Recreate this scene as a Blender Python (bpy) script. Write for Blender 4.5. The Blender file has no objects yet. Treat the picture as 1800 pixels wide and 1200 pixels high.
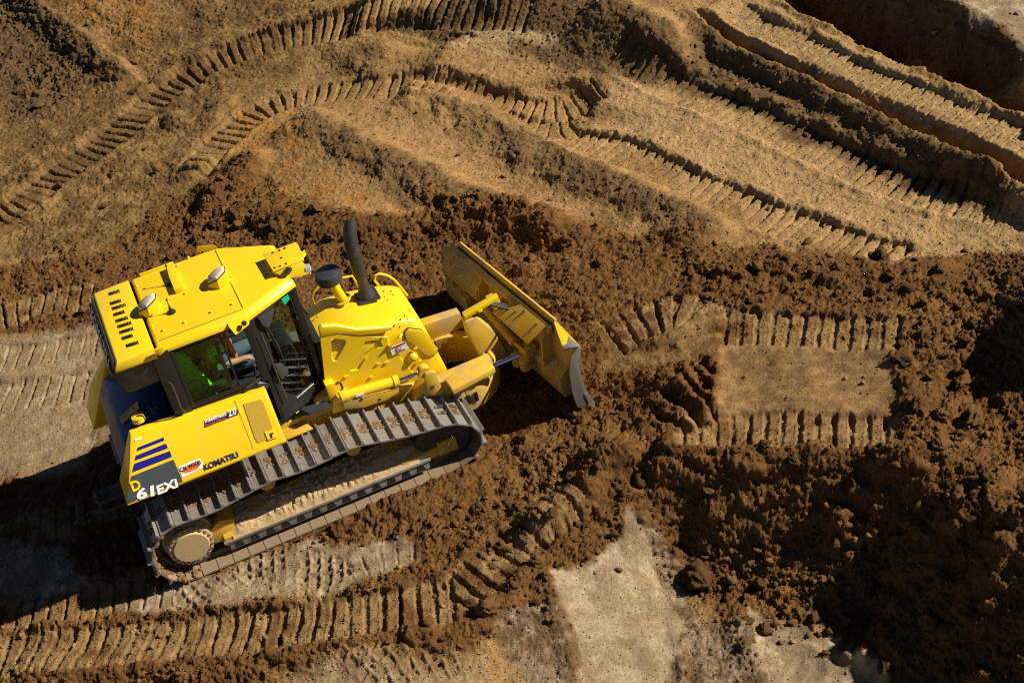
import bpy, bmesh, math, random
import numpy as np
from mathutils import Vector, Matrix

SC = bpy.context.scene
COL = SC.collection
random.seed(7)
RNG = np.random.default_rng(11)
R_ = math.radians
# Everything is laid out in the frame of the climbing dozer (x forward, y to its left, z square to its tracks);
# the site slopes, so the finished scene is pitched by SLOPE about y at the very end.
SLOPE = R_(9.0)
TILT = Matrix.Rotation(-SLOPE, 4, 'Y')

# ------------------------------------------------------------------ camera, sun, sky, exposure
cd = bpy.data.cameras.new("camera"); cam = bpy.data.objects.new("camera", cd); COL.objects.link(cam)
cd.sensor_fit = 'HORIZONTAL'; cd.sensor_width = 36.0; cd.lens = 51.6
cd.clip_start = 0.5; cd.clip_end = 500
cr = [[0.90818,-0.38596,-0.16198],[-0.36342,-0.53509,-0.76263],[0.20767,0.75148,-0.62622]]
m = Matrix(((cr[0][0], -cr[1][0], -cr[2][0]), (cr[0][1], -cr[1][1], -cr[2][1]), (cr[0][2], -cr[1][2], -cr[2][2]))).to_4x4()
m.translation = (0.8452,-13.853,12.0438)
cam.matrix_world = m
SC.camera = cam

SUN_AZ, SUN_EL = R_(-16.0), R_(37.0)          # in the dozer's frame: ahead of it, a little to its right
sdir = Vector((math.cos(SUN_EL) * math.cos(SUN_AZ), math.cos(SUN_EL) * math.sin(SUN_AZ), math.sin(SUN_EL)))
sl = bpy.data.lights.new("sun", 'SUN'); sl.energy = 5.0; sl.angle = R_(0.53); sl.color = (1.0, 0.915, 0.755)
sun = bpy.data.objects.new("sun", sl); COL.objects.link(sun)
sun.rotation_euler = sdir.to_track_quat('Z', 'Y').to_euler()
sun.location = (8, -3, 20)
wdir = (TILT.to_3x3() @ sdir)
w = bpy.data.worlds.new("World"); SC.world = w; w.use_nodes = True
nt = w.node_tree; bg = nt.nodes.get("Background") or nt.nodes.new("ShaderNodeBackground")
sky = nt.nodes.new("ShaderNodeTexSky"); sky.sky_type = 'NISHITA'; sky.sun_disc = False
sky.altitude = 600; sky.air_density = 0.36; sky.dust_density = 0.2; sky.ozone_density = 2.0
sky.sun_elevation = math.asin(wdir.z); sky.sun_rotation = math.atan2(wdir.x, wdir.y)
nt.links.new(sky.outputs[0], bg.inputs[0]); bg.inputs[1].default_value = 0.05
SC.view_settings.view_transform = 'Standard'; SC.view_settings.look = 'None'
SC.view_settings.exposure = 0.6; SC.view_settings.gamma = 1.0
SC.view_settings.use_curve_mapping = False
SC.render.engine = 'CYCLES'; SC.cycles.use_denoising = False; SC.cycles.pixel_filter_type = 'BLACKMAN_HARRIS'; SC.cycles.filter_width = 1.15
SC.cycles.max_bounces = 6; SC.cycles.diffuse_bounces = 3; SC.cycles.transparent_max_bounces = 8; SC.cycles.sample_clamp_indirect = 1.2

# ------------------------------------------------------------------ materials
def node_mat(name):
    mt = bpy.data.materials.new(name); mt.use_nodes = True
    return mt, mt.node_tree, mt.node_tree.nodes["Principled BSDF"]
def painted(name, col, rough=0.4, metal=0.0, dirt=None, dirt_amt=0.0, scale=6.0, bump=0.0, coat=0.0, bscale=60.0, lo=0.52, hi=0.72, spec=0.5):
    """A base colour worn by noise towards a dirt colour, with fine relief."""
    mt, t, p = node_mat(name)
    p.inputs['Base Color'].default_value = (*col, 1); p.inputs['Roughness'].default_value = rough
    p.inputs['Metallic'].default_value = metal; p.inputs['Coat Weight'].default_value = coat
    p.inputs['Specular IOR Level'].default_value = spec
    tc = t.nodes.new("ShaderNodeTexCoord")
    if dirt:
        n = t.nodes.new("ShaderNodeTexNoise"); n.inputs['Scale'].default_value = scale; n.inputs['Detail'].default_value = 10
        n.inputs['Roughness'].default_value = 0.68
        t.links.new(tc.outputs['Object'], n.inputs['Vector'])
        r = t.nodes.new("ShaderNodeMapRange"); r.inputs[1].default_value = lo; r.inputs[2].default_value = hi
        r.inputs[3].default_value = dirt_amt * 0.16; r.inputs[4].default_value = dirt_amt
        t.links.new(n.outputs['Fac'], r.inputs[0])
        mx = t.nodes.new("ShaderNodeMix"); mx.data_type = 'RGBA'
        mx.inputs[6].default_value = (*col, 1); mx.inputs[7].default_value = (*dirt, 1)
        t.links.new(r.outputs[0], mx.inputs[0]); t.links.new(mx.outputs[2], p.inputs['Base Color'])
        rr = t.nodes.new("ShaderNodeMapRange"); rr.inputs[3].default_value = rough; rr.inputs[4].default_value = 0.9
        t.links.new(r.outputs[0], rr.inputs[0]); t.links.new(rr.outputs[0], p.inputs['Roughness'])
    if bump:
        b = t.nodes.new("ShaderNodeTexNoise"); b.inputs['Scale'].default_value = bscale; b.inputs['Detail'].default_value = 6
        t.links.new(tc.outputs['Object'], b.inputs['Vector'])
        bp = t.nodes.new("ShaderNodeBump"); bp.inputs['Strength'].default_value = bump; bp.inputs['Distance'].default_value = 0.01
        t.links.new(b.outputs['Fac'], bp.inputs['Height']); t.links.new(bp.outputs['Normal'], p.inputs['Normal'])
    return mt
DUST = (0.40, 0.27, 0.13); MUD = (0.20, 0.115, 0.05)
M = {}
M['yellow'] = painted("yellow_paint", (0.81, 0.555, 0.002), 0.32, dirt=(0.55, 0.38, 0.10), dirt_amt=0.32, scale=4.0, coat=0.25)
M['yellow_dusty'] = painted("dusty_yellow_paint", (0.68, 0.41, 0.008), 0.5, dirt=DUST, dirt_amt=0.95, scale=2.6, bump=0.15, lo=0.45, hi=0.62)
M['yellow_worn_shade'] = painted("worn_shade_yellow_paint", (0.60, 0.36, 0.008), 0.5, dirt=(0.34, 0.25, 0.12), dirt_amt=0.9, scale=3.5, bump=0.15, lo=0.46, hi=0.64)  # worn paint; on the C-frame tower its duller tone stands for shade
M['hub'] = painted("dusty_hub", (0.50, 0.37, 0.19), 0.85, dirt=(0.34, 0.24, 0.13), dirt_amt=0.7, scale=9, bump=0.25, spec=0.15)
M['black'] = painted("black_paint", (0.014, 0.014, 0.016), 0.38, dirt=(0.05, 0.045, 0.04), dirt_amt=0.15, scale=5)
M['rubber'] = painted("black_rubber", (0.012, 0.012, 0.013), 0.6)
M['steel'] = painted("worn_steel", (0.30, 0.285, 0.27), 0.40, 0.35, dirt=(0.17, 0.11, 0.06), dirt_amt=0.95, scale=6, bump=0.3, lo=0.50, hi=0.66)
M['steel_dusty'] = painted("dusty_steel", (0.24, 0.19, 0.135), 0.7, 0.1, dirt=(0.26, 0.17, 0.09), dirt_amt=0.95, scale=5, bump=0.5, lo=0.38, hi=0.58)
M['steel_dark'] = painted("dark_steel", (0.05, 0.045, 0.04), 0.55, 0.3, dirt=MUD, dirt_amt=0.9, scale=6, bump=0.3)
M['steel_edge'] = painted("polished_edge_steel", (0.20, 0.19, 0.175), 0.42, 0.4, dirt=(0.22, 0.16, 0.10), dirt_amt=0.8, scale=9, bump=0.1)
M['chrome'] = painted("chrome_rod", (0.75, 0.78, 0.85), 0.12, 1.0)
M['mud_brown'] = painted("brown_soil", (0.17, 0.09, 0.04), 0.95, dirt=(0.30, 0.20, 0.11), dirt_amt=0.8, scale=20, bump=0.6, spec=0.1)
M['mud'] = painted("dried_mud", (0.50, 0.36, 0.19), 0.95, dirt=(0.30, 0.20, 0.10), dirt_amt=0.9, scale=14, bump=0.8, bscale=45, spec=0.1)
M['blue_tank'] = painted("dark_blue_paint", (0.012, 0.035, 0.12), 0.35, dirt=(0.06, 0.05, 0.05), dirt_amt=0.5, scale=4)
M['exhaust'] = painted("blued_exhaust_steel", (0.045, 0.05, 0.062), 0.38, 0.4, dirt=(0.16, 0.10, 0.06), dirt_amt=0.7, scale=6)
M['plastic'] = painted("charcoal_plastic", (0.035, 0.038, 0.045), 0.5, bump=0.1, bscale=150)
M['white'] = painted("white_print", (0.80, 0.80, 0.78), 0.45)
M['gps'] = painted("cream_plastic", (0.62, 0.54, 0.40), 0.65, spec=0.25)
M['blue_print'] = painted("dark_blue_print", (0.012, 0.010, 0.22), 0.4)
M['grey_print'] = painted("charcoal_print", (0.045, 0.055, 0.062), 0.4, dirt=(0.12, 0.11, 0.1), dirt_amt=0.4, scale=6)
M['navy_print'] = painted("navy_print", (0.02, 0.015, 0.07), 0.4)
M['orange_print'] = painted("orange_print", (0.75, 0.13, 0.015), 0.4)
M['red_print'] = painted("red_print", (0.45, 0.02, 0.03), 0.4)
M['yellow_print'] = painted("yellow_print", (0.81, 0.555, 0.002), 0.4)
M['mesh'] = painted("perforated_panel", (0.50, 0.31, 0.01), 0.6, bump=0.6, bscale=300)
M['green_print'] = painted("green_sticker", (0.0, 0.38, 0.17), 0.4)
M['lamp'] = painted("lamp_glass", (0.85, 0.86, 0.9), 0.1, 0.6)
M['cab_in'] = painted("cab_lining", (0.03, 0.03, 0.03), 0.8)
M['skin'] = painted("skin", (0.58, 0.30, 0.20), 0.5)
M['slate'] = painted("slate_cloth", (0.075, 0.10, 0.14), 0.85, bump=0.3, bscale=40)
M['jeans'] = painted("slate_denim", (0.10, 0.135, 0.20), 0.9, bump=0.3, bscale=40)
M['hivis'] = painted("lime_hivis_cloth", (0.50, 0.85, 0.01), 0.7, bump=0.3, bscale=25)
M['hiorange'] = painted("orange_hivis_cloth", (0.95, 0.20, 0.012), 0.7)
M['silver_tape'] = painted("silver_tape", (0.6, 0.6, 0.58), 0.35, 0.3)
M['maroon'] = painted("maroon_cloth", (0.13, 0.01, 0.02), 0.8)
M['greenseat'] = painted("green_cover", (0.22, 0.75, 0.03), 0.75)
def glass_mat(name, tint, gloss=1.0):
    mt = bpy.data.materials.new(name); mt.use_nodes = True; t = mt.node_tree
    for n in list(t.nodes): t.nodes.remove(n)
    o = t.nodes.new("ShaderNodeOutputMaterial"); mx = t.nodes.new("ShaderNodeMixShader")
    tr = t.nodes.new("ShaderNodeBsdfTransparent"); tr.inputs[0].default_value = (*tint, 1)
    gl = t.nodes.new("ShaderNodeBsdfGlossy"); gl.inputs['Roughness'].default_value = 0.03
    lw = t.nodes.new("ShaderNodeLayerWeight"); lw.inputs[0].default_value = 0.5
    pw = t.nodes.new("ShaderNodeMath"); pw.operation = 'POWER'; pw.inputs[1].default_value = 3.5; t.links.new(lw.outputs['Facing'], pw.inputs[0])
    fr = t.nodes.new("ShaderNodeMath"); fr.operation = 'MULTIPLY_ADD'; fr.inputs[1].default_value = 0.8; fr.inputs[2].default_value = 0.04; t.links.new(pw.outputs[0], fr.inputs[0])
    t.links.new(fr.outputs[0], mx.inputs[0]); t.links.new(tr.outputs[0], mx.inputs[1]); t.links.new(gl.outputs[0], mx.inputs[2])
    t.links.new(mx.outputs[0], o.inputs[0])
    return mt
M['glass'] = glass_mat("cab_glass", (0.80, 0.88, 0.82))
M['green_glass'] = glass_mat("green_tinted_glass", (0.62, 0.92, 0.50))

# ------------------------------------------------------------------ the ground
def ss(e0, e1, x):
    t = np.clip((x - e0) / (e1 - e0), 0, 1); return t * t * (3 - 2 * t)
_perm = RNG.permutation(4096).astype(np.int64)
_rnd = RNG.random(4096).astype(np.float32)
def hsh(ix, iy, k=0): return _perm[(_perm[(ix + 131 * k) & 4095] + iy) & 4095]
_ang = (_rnd * 2 * np.pi); _gx = np.cos(_ang).astype(np.float32); _gy = np.sin(_ang).astype(np.float32)
def gnoise(x, y, k=0):
    fx = np.floor(x); fy = np.floor(y); ix = fx.astype(np.int64); iy = fy.astype(np.int64)
    dx = (x - fx).astype(np.float32); dy = (y - fy).astype(np.float32)
    ux = dx * dx * dx * (dx * (dx * 6 - 15) + 10); uy = dy * dy * dy * (dy * (dy * 6 - 15) + 10)
    def g(ax, ay, ddx, ddy):
        h = hsh(ix + ax, iy + ay, k); return _gx[h] * ddx + _gy[h] * ddy
    a = g(0, 0, dx, dy); b = g(1, 0, dx - 1, dy); c = g(0, 1, dx, dy - 1); d = g(1, 1, dx - 1, dy - 1)
    return 1.5 * ((a + (b - a) * ux) * (1 - uy) + (c + (d - c) * ux) * uy)
def fbm(x, y, f, octs, gain=0.55, k=0):
    o = np.zeros_like(x, dtype=np.float32); a = 1.0
    for i in range(octs):
        o += a * gnoise(x * f, y * f, k + i); f *= 2.03; a *= gain
    return o
def lumps(x, y, cell, k=0, keep=0.6, rmin=0.25, rmax=0.6, flat=0.0):
    """Rounded lumps of soil, one to a cell, some cells left empty: height in units of the cell."""
    X = x / cell; Y = y / cell; fx = np.floor(X).astype(np.int64); fy = np.floor(Y).astype(np.int64)
    out = np.zeros_like(x, dtype=np.float32)
    for a in (-1, 0, 1):
        for b in (-1, 0, 1):
            h = hsh(fx + a, fy + b, k); r1 = _rnd[h]; r2 = _rnd[(h * 7 + 13) & 4095]; r3 = _rnd[(h * 31 + 5) & 4095]; r4 = _rnd[(h * 17 + 77) & 4095]
            ex = (X - (fx + a) - r1) ; ey = (Y - (fy + b) - r2)
            sq = 0.7 + 0.6 * r4
            rad = rmin + (rmax - rmin) * r3 * r3
            q = 1 - (ex * ex * sq + ey * ey / sq) / (rad * rad)
            hgt = np.where((q > 0) & (r4 < keep), np.sqrt(np.maximum(q, 0)) * rad, 0)
            out = np.maximum(out, hgt)
    return out

# grid: a trapezium a little larger than the view, about 1 cm to 2 cm, then coarse rings out to 60 m
E1 = (0.866, -0.5); E2 = (0.5, 0.866)
NU, NV = 1060, 950
fine_u = np.linspace(0, 1, NU); fine_v = np.linspace(0, 1, NV) ** 1.12
out_steps = np.array([.02, .05, .1, .18, .3, .5, .8, 1.3, 2.0, 3.2])
uu = np.concatenate([-out_steps[::-1], fine_u, 1 + out_steps]); vv = np.concatenate([-out_steps[::-1], fine_v, 1 + out_steps])
UU, VV = np.meshgrid(uu, vv)
e2 = -3.3 + 18.9 * VV
Vc = np.clip(VV, -0.3, 1.3)
left = -1.75 - 7.75 * Vc; right = 10.0 + 2.2 * Vc
e1 = left + (right - left) * UU
GX = (E1[0] * e1 + E2[0] * e2).astype(np.float64); GY = (E1[1] * e1 + E2[1] * e2).astype(np.float64)
shape = GX.shape
X = GX.ravel(); Y = GY.ravel()
inner = ((UU > -0.04) & (UU < 1.04) & (VV > -0.04) & (VV < 1.04)).ravel()

# broad shape of the site: control points (x, y, z) read off the place
CP = np.array([(-1.46,4.88,0.0),(-1.86,1.76,0.0),(-2.1,-0.17,0.0),(-2.27,-1.47,-0.02),(-1.1,-2.15,-0.02),(0.36,-1.55,-0.01),(-0.7,-0.09,0.0),(0.22,-0.12,0.0),(1.6,-2.01,0.0),(1.78,-0.54,0.0),(3.4,-1.0,0.0),(3.15,0.39,0.0),(1.84,2.64,0.0),(1.07,4.69,0.02),(-0.08,5.45,0.05),(-1.16,7.07,0.06),(1.14,-3.42,-0.06),(2.34,-3.03,0.0),(3.14,-2.57,0.02),(2.54,-4.09,-0.22),(3.3,-3.86,-0.3),(3.3,-4.4,-0.42),(4.05,-3.94,-0.5),(3.76,-4.51,-0.55),(4.44,-4.73,-0.75),(4.84,-3.46,-0.6),(5.27,-4.47,-0.8),(5.51,-5.24,-0.88),(6.08,-4.78,-0.88),(6.39,-6.02,-0.95),(4.66,-3.08,-0.1),(4.39,-2.18,0.0),(4.46,-1.18,-0.02),(5.18,-1.8,0.1),(5.02,-2.6,0.2),(5.39,-2.86,0.22),(6.06,-3.23,0.22),(6.86,-3.71,0.2),(7.42,-4.1,0.18),(8.02,-4.49,0.15),(8.57,-4.93,0.1),(6.19,-2.75,0.25),(7.38,-3.48,0.22),(6.77,-1.74,0.27),(8.3,-2.79,0.2),(7.73,-1.72,0.25),(5.71,-1.06,0.2),(6.3,-0.21,0.25),(6.87,-0.39,0.3),(7.69,-0.4,0.3),(8.82,-1.27,0.26),(9.43,-2.21,0.15),(8.81,-3.4,0.05),(9.67,-3.31,0.0),(6.38,0.98,0.2),(5.54,2.21,0.1),(4.52,2.97,0.08),(3.54,3.94,0.12),(4.04,4.32,0.2),(7.61,0.38,0.22),(9.09,-0.86,0.2),(10.79,-2.06,0.15),(5.36,-3.09,-0.35),(5.59,-3.34,-0.3),(6.13,-3.67,-0.3),(5.71,-3.73,-0.66),(6.21,-4.12,-0.68),(6.67,-4.0,-0.3),(6.72,-4.47,-0.64),(7.2,-4.42,-0.5),(7.02,-5.11,-0.74),(6.77,-5.87,-0.9),(7.66,-4.75,0.0),(7.47,-5.37,-0.2),(7.02,-6.37,-0.5),(7.46,-6.29,-0.15),(7.16,-6.79,-0.3),(8.0,-5.3,0.05),(10.67,-1.08,0.15),(8.89,0.2,0.15),(8.24,2.19,0.15),(10.09,0.68,0.22),(11.13,-1.04,0.2),(8.89,3.39,0.25),(7.1,3.66,0.12),(5.65,4.7,0.15),(4.73,4.72,0.2),(4.17,6.98,0.3),(3.25,6.54,0.25),(2.46,6.61,0.1),(1.85,8.09,0.1),(0.34,7.88,0.05),(-0.94,8.78,0.08),(1.22,9.91,0.1),(-0.56,11.89,0.05),(0.4,14.42,0.25),(2.36,12.64,0.3),(3.75,11.42,0.32),(5.71,10.42,0.5),(5.23,9.14,0.2),(7.2,8.47,0.55),(8.75,7.04,0.7),(8.44,6.5,0.3),(9.7,5.83,0.55),(7.55,6.87,0.25),(9.15,5.43,0.2),(10.28,5.02,0.28),(10.67,1.56,0.28),(11.06,-0.54,0.26),(11.17,5.64,0.42),(11.68,3.1,0.42),(12.03,0.79,0.42),(12.27,-0.13,0.42),(11.9,5.07,0.5),(12.37,3.23,0.5),(12.7,1.06,0.5)] + [(14.5,8.0,0.7),(16.5,5.0,0.7),(13.5,1.0,0.4),(11.5,-3.5,-0.2),(9.0,-8.5,-1.2),(3.0,-6.5,-1.1),(-3.5,-3.5,0.0),(-3.5,3,0.05),(-3.0,10,0.1),(-1,18,0.4),(6,17,0.9),(11,13.5,0.8)])
def tps_fit(P, lam=0.003):
    n = len(P); d = np.hypot(P[:, None, 0] - P[None, :, 0], P[:, None, 1] - P[None, :, 1])
    K = np.where(d > 0, d * d * np.log(d + 1e-12), 0) + lam * np.eye(n)
    A = np.zeros((n + 3, n + 3)); A[:n, :n] = K; A[:n, n] = 1; A[:n, n + 1:] = P[:, :2]; A[n, :n] = 1; A[n + 1:, :n] = P[:, :2].T
    return np.linalg.solve(A, np.concatenate([P[:, 2], [0, 0, 0]]))
TW = tps_fit(CP)
def base_h(x, y):
    a = np.clip(E1[0] * x + E1[1] * y, -10.5, 12.5); b = np.clip(E2[0] * x + E2[1] * y, -3.6, 16.0)
    x = E1[0] * a + E2[0] * b; y = E1[1] * a + E2[1] * b
    o = TW[-3] + TW[-2] * x + TW[-1] * y
    for (cx, cy, _), wgt in zip(CP, TW[:-3]):
        r2 = (x - cx) ** 2 + (y - cy) ** 2 + 1e-9; o = o + wgt * 0.5 * r2 * np.log(r2)
    return o
# the broad shape is smooth: evaluate it on a coarse lattice of the grid and interpolate
iv = np.unique(np.concatenate([np.arange(0, shape[0], 8), np.arange(0, 12), np.arange(shape[0] - 12, shape[0])]))
iu = np.unique(np.concatenate([np.arange(0, shape[1], 8), np.arange(0, 12), np.arange(shape[1] - 12, shape[1])]))
B = base_h(GX[np.ix_(iv, iu)].ravel(), GY[np.ix_(iv, iu)].ravel()).reshape(len(iv), len(iu))
B = np.array([np.interp(np.arange(shape[1]), iu, row) for row in B])
B = np.array([np.interp(np.arange(shape[0]), iv, B[:, j]) for j in range(shape[1])]).T
H = B.ravel().astype(np.float64)

def resample(P, step=0.12):
    P = np.array(P, float); d = np.concatenate([[0], np.cumsum(np.hypot(*np.diff(P, axis=0).T))])
    n = max(2, int(d[-1] / step) + 1); s = np.linspace(0, d[-1], n)
    if len(P) > 2:      # round the corners
        Q = np.array([np.interp(s, d, P[:, 0]), np.interp(s, d, P[:, 1])]).T
        for _ in range(6): Q[1:-1] = 0.25 * Q[:-2] + 0.5 * Q[1:-1] + 0.25 * Q[2:]
        return Q
    return np.array([np.interp(s, d, P[:, 0]), np.interp(s, d, P[:, 1])]).T
def along(P, reach):
    """Points of the grid near a line: indices, arc length, signed distance (+ = left of the line), total length."""
    Q = resample(P); lo = Q.min(0) - reach; hi = Q.max(0) + reach
    idx = np.nonzero((X > lo[0]) & (X < hi[0]) & (Y > lo[1]) & (Y < hi[1]) & inner)[0]
    px = X[idx]; py = Y[idx]; best = np.full(len(idx), 1e9); bs = np.zeros(len(idx)); bd = np.zeros(len(idx)); acc = 0.0
    nseg = len(Q) - 1
    for i in range(nseg):
        a = Q[i]; t = Q[i + 1] - a; L = np.hypot(*t) + 1e-12; t = t / L
        s = (px - a[0]) * t[0] + (py - a[1]) * t[1]; d = -(px - a[0]) * t[1] + (py - a[1]) * t[0]
        sc = np.clip(s, -1e3 if i == 0 else 0, 1e3 if i == nseg - 1 else L)
        dist = np.hypot(s - sc, d)
        mk = dist < best; best[mk] = dist[mk]; bs[mk] = acc + sc[mk]; bd[mk] = np.where(d >= 0, 1, -1)[mk] * np.where(s == sc, np.abs(d), np.hypot(s - sc, d))[mk]
        acc += L
    keep = (best < reach) & (bs > -reach) & (bs < acc + reach)
    return idx[keep], bs[keep], bd[keep], acc
rough = np.zeros(len(X), np.float32)      # height of the loose crumbs, metres
smooth_lane = np.zeros(len(X), np.float32)
flat_top = np.zeros(len(X), np.float32)

def ridge(P, h, wl, wr, ends=0.4, k=0, jag=0.35):
    idx, s, d, L = along(P, 3.2 * max(wl, wr))
    n = fbm(X[idx], Y[idx], 1.6, 3, k=40 + k)
    d = d + n * jag * min(wl, wr)
    w = np.where(d > 0, wl, wr)
    f = ss(0, ends, s + 0.05) * ss(0, ends, L - s + 0.05)
    q = np.abs(d) / w
    H[idx] += h * f * np.where(q < 1, (1 - 0.5 * q * q), 0.5 * np.exp(-(q - 1) * 2.0)) * (1 + 0.16 * n)
def step(P, h, side, face=0.25, fade=1.5, ends=0.5, k=0, jag=0.12):
    """Ground on the given side of the line (+1 left, -1 right) raised by h behind a steep face, fading away from it."""
    idx, s, d, L = along(P, fade * 1.3)
    d = d * side + jag * fbm(X[idx], Y[idx], 1.3, 2, k=60 + k)
    f = ss(0, ends, s + 0.02) * ss(0, ends, L - s + 0.02)
    H[idx] += h * f * ss(-face, 0, d) * (1 - ss(0.1, fade, d))
def lane(P, w=0.60, pitch=0.19, depth=0.068, rut=0.03, k=0, slot=0.25, skew=0.0, worn=0.35, wob=0.014, berm=0.03, lip=0.0):
    """A crawler's print: a shallow rut crossed by slots that the grousers cut."""
    idx, s, d, L = along(P, w * 0.5 + 0.6)
    x = X[idx]; y = Y[idx]; hw = w * 0.5
    s = s + skew * d + wob * fbm(x, y, 2.5, 2, k=80 + k) + 0.009 * fbm(x, y, 14, 2, k=90 + k)
    d = d + 0.03 * fbm(x, y, 2.0, 3, k=100 + k) + 0.02 * fbm(x, y, 11, 2, k=110 + k)
    inn = ss(hw + 0.035, hw - 0.03, np.abs(d)) * ss(-0.12, 0.03, s) * ss(-0.12, 0.03, L - s)
    ph = s / pitch; n = np.floor(ph).astype(np.int64); fr = ph - n
    amp = 0.55 + 0.6 * _rnd[(n * 37 + k * 101) & 4095]
    wearn = ss(-0.5 + worn, 0.35 + worn, fbm(x, y, 1.3, 3, k=120 + k) + 0.45)
    sl = ss(0.0, 0.05, fr) * ss(slot + 0.07, slot - 0.03, fr)
    dome = 0.010 * ss(0.12, 0.0, np.minimum(1 - fr, np.abs(fr - slot)))
    H[idx] += inn * (-rut - depth * amp * sl * (0.35 + 0.65 * wearn) + dome) + lip * np.clip(0.75 + 0.9 * fbm(x, y, 1.7, 3, k=135 + k), 0.1, 1.6) * ss(hw - 0.02, hw + 0.05, d - 0.03 * sl + 0.014 * fbm(x, y, 5, 2, k=137 + k)) * ss(hw + 0.55, hw + 0.10, d) * ss(-0.1, 0.15, s) * ss(-0.1, 0.15, L - s) + berm * np.exp(-((np.abs(d) - hw - 0.09) / 0.07) ** 2) * ss(-0.1, 0.15, s) * ss(-0.1, 0.15, L - s) * (0.6 + 0.8 * fbm(x, y, 3, 2, k=130 + k))
    smooth_lane[idx] = np.maximum(smooth_lane[idx], inn)
def region(poly, soft=0.12, wob=0.25, k=0):
    """0..1 mask of a patch of ground with a ragged edge."""
    P = np.array(poly, float); x = X + wob * fbm(X, Y, 1.1, 4, k=150 + k); y = Y + wob * fbm(X, Y, 1.1, 4, k=160 + k)
    lo = P.min(0) - 1; hi = P.max(0) + 1
    m = np.zeros(len(X), np.float32); idx = np.nonzero((x > lo[0]) & (x < hi[0]) & (y > lo[1]) & (y < hi[1]))[0]
    px = x[idx]; py = y[idx]; ins = np.zeros(len(idx), bool); dist = np.full(len(idx), 1e9)
    for i in range(len(P)):
        a = P[i]; b = P[(i + 1) % len(P)]; t = b - a; L2 = t @ t + 1e-12
        c = np.clip(((px - a[0]) * t[0] + (py - a[1]) * t[1]) / L2, 0, 1)
        dist = np.minimum(dist, np.hypot(px - a[0] - c * t[0], py - a[1] - c * t[1]))
        cond = (a[1] > py) != (b[1] > py)
        ins ^= cond & (px < (b[0] - a[0]) * (py - a[1]) / (b[1] - a[1] + 1e-12) + a[0])
    m[idx] = ss(-soft, soft, np.where(ins, dist, -dist)); return m

# --- patches (fresh dark soil, pale hard floor, the flattened pad)
fresh = region([(-2.47,7.74),(-1.21,6.85),(0.32,6.28),(1.39,7.0),(2.77,7.17),(3.2,5.94),(3.74,4.67),(4.79,3.98),(5.76,3.41),(6.27,2.69),(6.79,1.88),(7.58,0.99),(8.62,0.05),(9.73,-0.93),(11.47,-2.3),(9.33,-5.79),(6.61,-7.47),(5.97,-6.43),(6.05,-5.93),(5.73,-5.28),(5.2,-4.7),(4.94,-3.8),(4.74,-3.38),(4.12,-3.64),(3.62,-3.61),(3.22,-3.69),(2.74,-3.72),(2.41,-3.87),(0.92,-3.34),(-1.15,-2.48),(-2.9,-1.48),(-3.09,0.02),(-1.79,-0.85),(-0.12,-1.58),(1.25,-2.28),(1.81,-2.23),(2.49,-2.26),(1.48,-1.51),(0.96,-1.37),(0.55,-1.37),(-0.56,-1.15),(-1.18,-0.83),(-2.15,-0.59),(-2.76,0.02),(-2.55,2.19),(-1.83,1.98),(-0.81,1.33),(-0.28,2.12),(0.03,4.02),(-0.66,4.64),(-1.85,5.14)], k=1)
old_pale = region([(3.71,-3.27),(4.09,-3.29),(4.41,-3.31),(4.82,-3.06),(5.0,-3.27),(5.01,-3.72),(5.27,-4.41),(5.84,-5.08),(6.19,-5.77),(6.14,-6.23),(5.25,-6.74),(2.64,-5.28),(2.88,-4.47),(2.84,-4.02),(2.82,-3.66),(3.19,-3.52),(3.58,-3.57)], soft=0.08, wob=0.2, k=2)
pale = np.maximum(region([(3.75,-3.2),(4.25,-3.23),(4.6,-3.17),(4.92,-3.03),(5.0,-3.21),(4.87,-3.58),(4.64,-4.11),(4.27,-5.02),(3.9,-5.91),(3.11,-5.46),(3.36,-4.49),(3.52,-3.89)], soft=0.04, wob=0.16, k=31), region([(5.48,-4.14),(5.95,-4.77),(6.35,-5.52),(6.31,-5.94),(5.64,-6.62),(4.78,-6.13),(5.2,-5.13),(5.39,-4.54)], soft=0.04, wob=0.16, k=32))
pale2 = region([(-0.89,-1.11),(0.58,-1.24),(1.24,-1.37),(2.45,-2.18),(2.42,-2.36),(1.79,-2.27),(1.26,-2.24),(-0.01,-1.68),(-0.8,-1.3)], soft=0.05, wob=0.14, k=3)
pale3 = region([(-2.09,5.23),(0.03,4.24),(-0.29,1.87),(-1.08,1.5),(-2.4,2.22)], soft=0.15, wob=0.2, k=4)
pale4 = region([(-2.53,0.92),(-1.21,0.22),(-1.0,-0.58),(-1.74,-0.49),(-2.63,-0.06)], soft=0.1, wob=0.15, k=5)
pale5 = region([(0.92,-3.26),(1.76,-3.49),(2.38,-3.9),(2.54,-4.77),(0.45,-3.57)], soft=0.12, wob=0.2, k=6)
topright = region([(13.22,3.87),(13.02,2.63),(13.09,2.02),(13.18,1.43),(13.06,0.6),(13.37,-0.81),(18.08,4.68),(14.87,7.97)], soft=0.1, wob=0.2, k=7)
pad = region([(6.98,-1.14),(7.73,-1.71),(8.63,-2.42),(7.9,-3.51),(6.99,-2.92),(6.23,-2.47)], soft=0.06, wob=0.09, k=8)
padL = region([(5.81,-0.21),(6.89,-0.94),(6.75,-1.5),(6.23,-1.28),(5.54,-0.76)], soft=0.1, wob=0.15, k=9)
orange = np.maximum(region([(3.29,9.18),(4.0,8.04),(3.74,5.84),(4.0,4.88),(3.43,4.84),(3.11,6.3),(2.78,7.58)], 0.3, 0.4, k=10), 0.7 * region([(1.48,15.95),(2.76,14.51),(2.78,12.43),(2.15,12.13),(1.51,14.07)], 0.3, 0.4, k=11))
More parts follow.
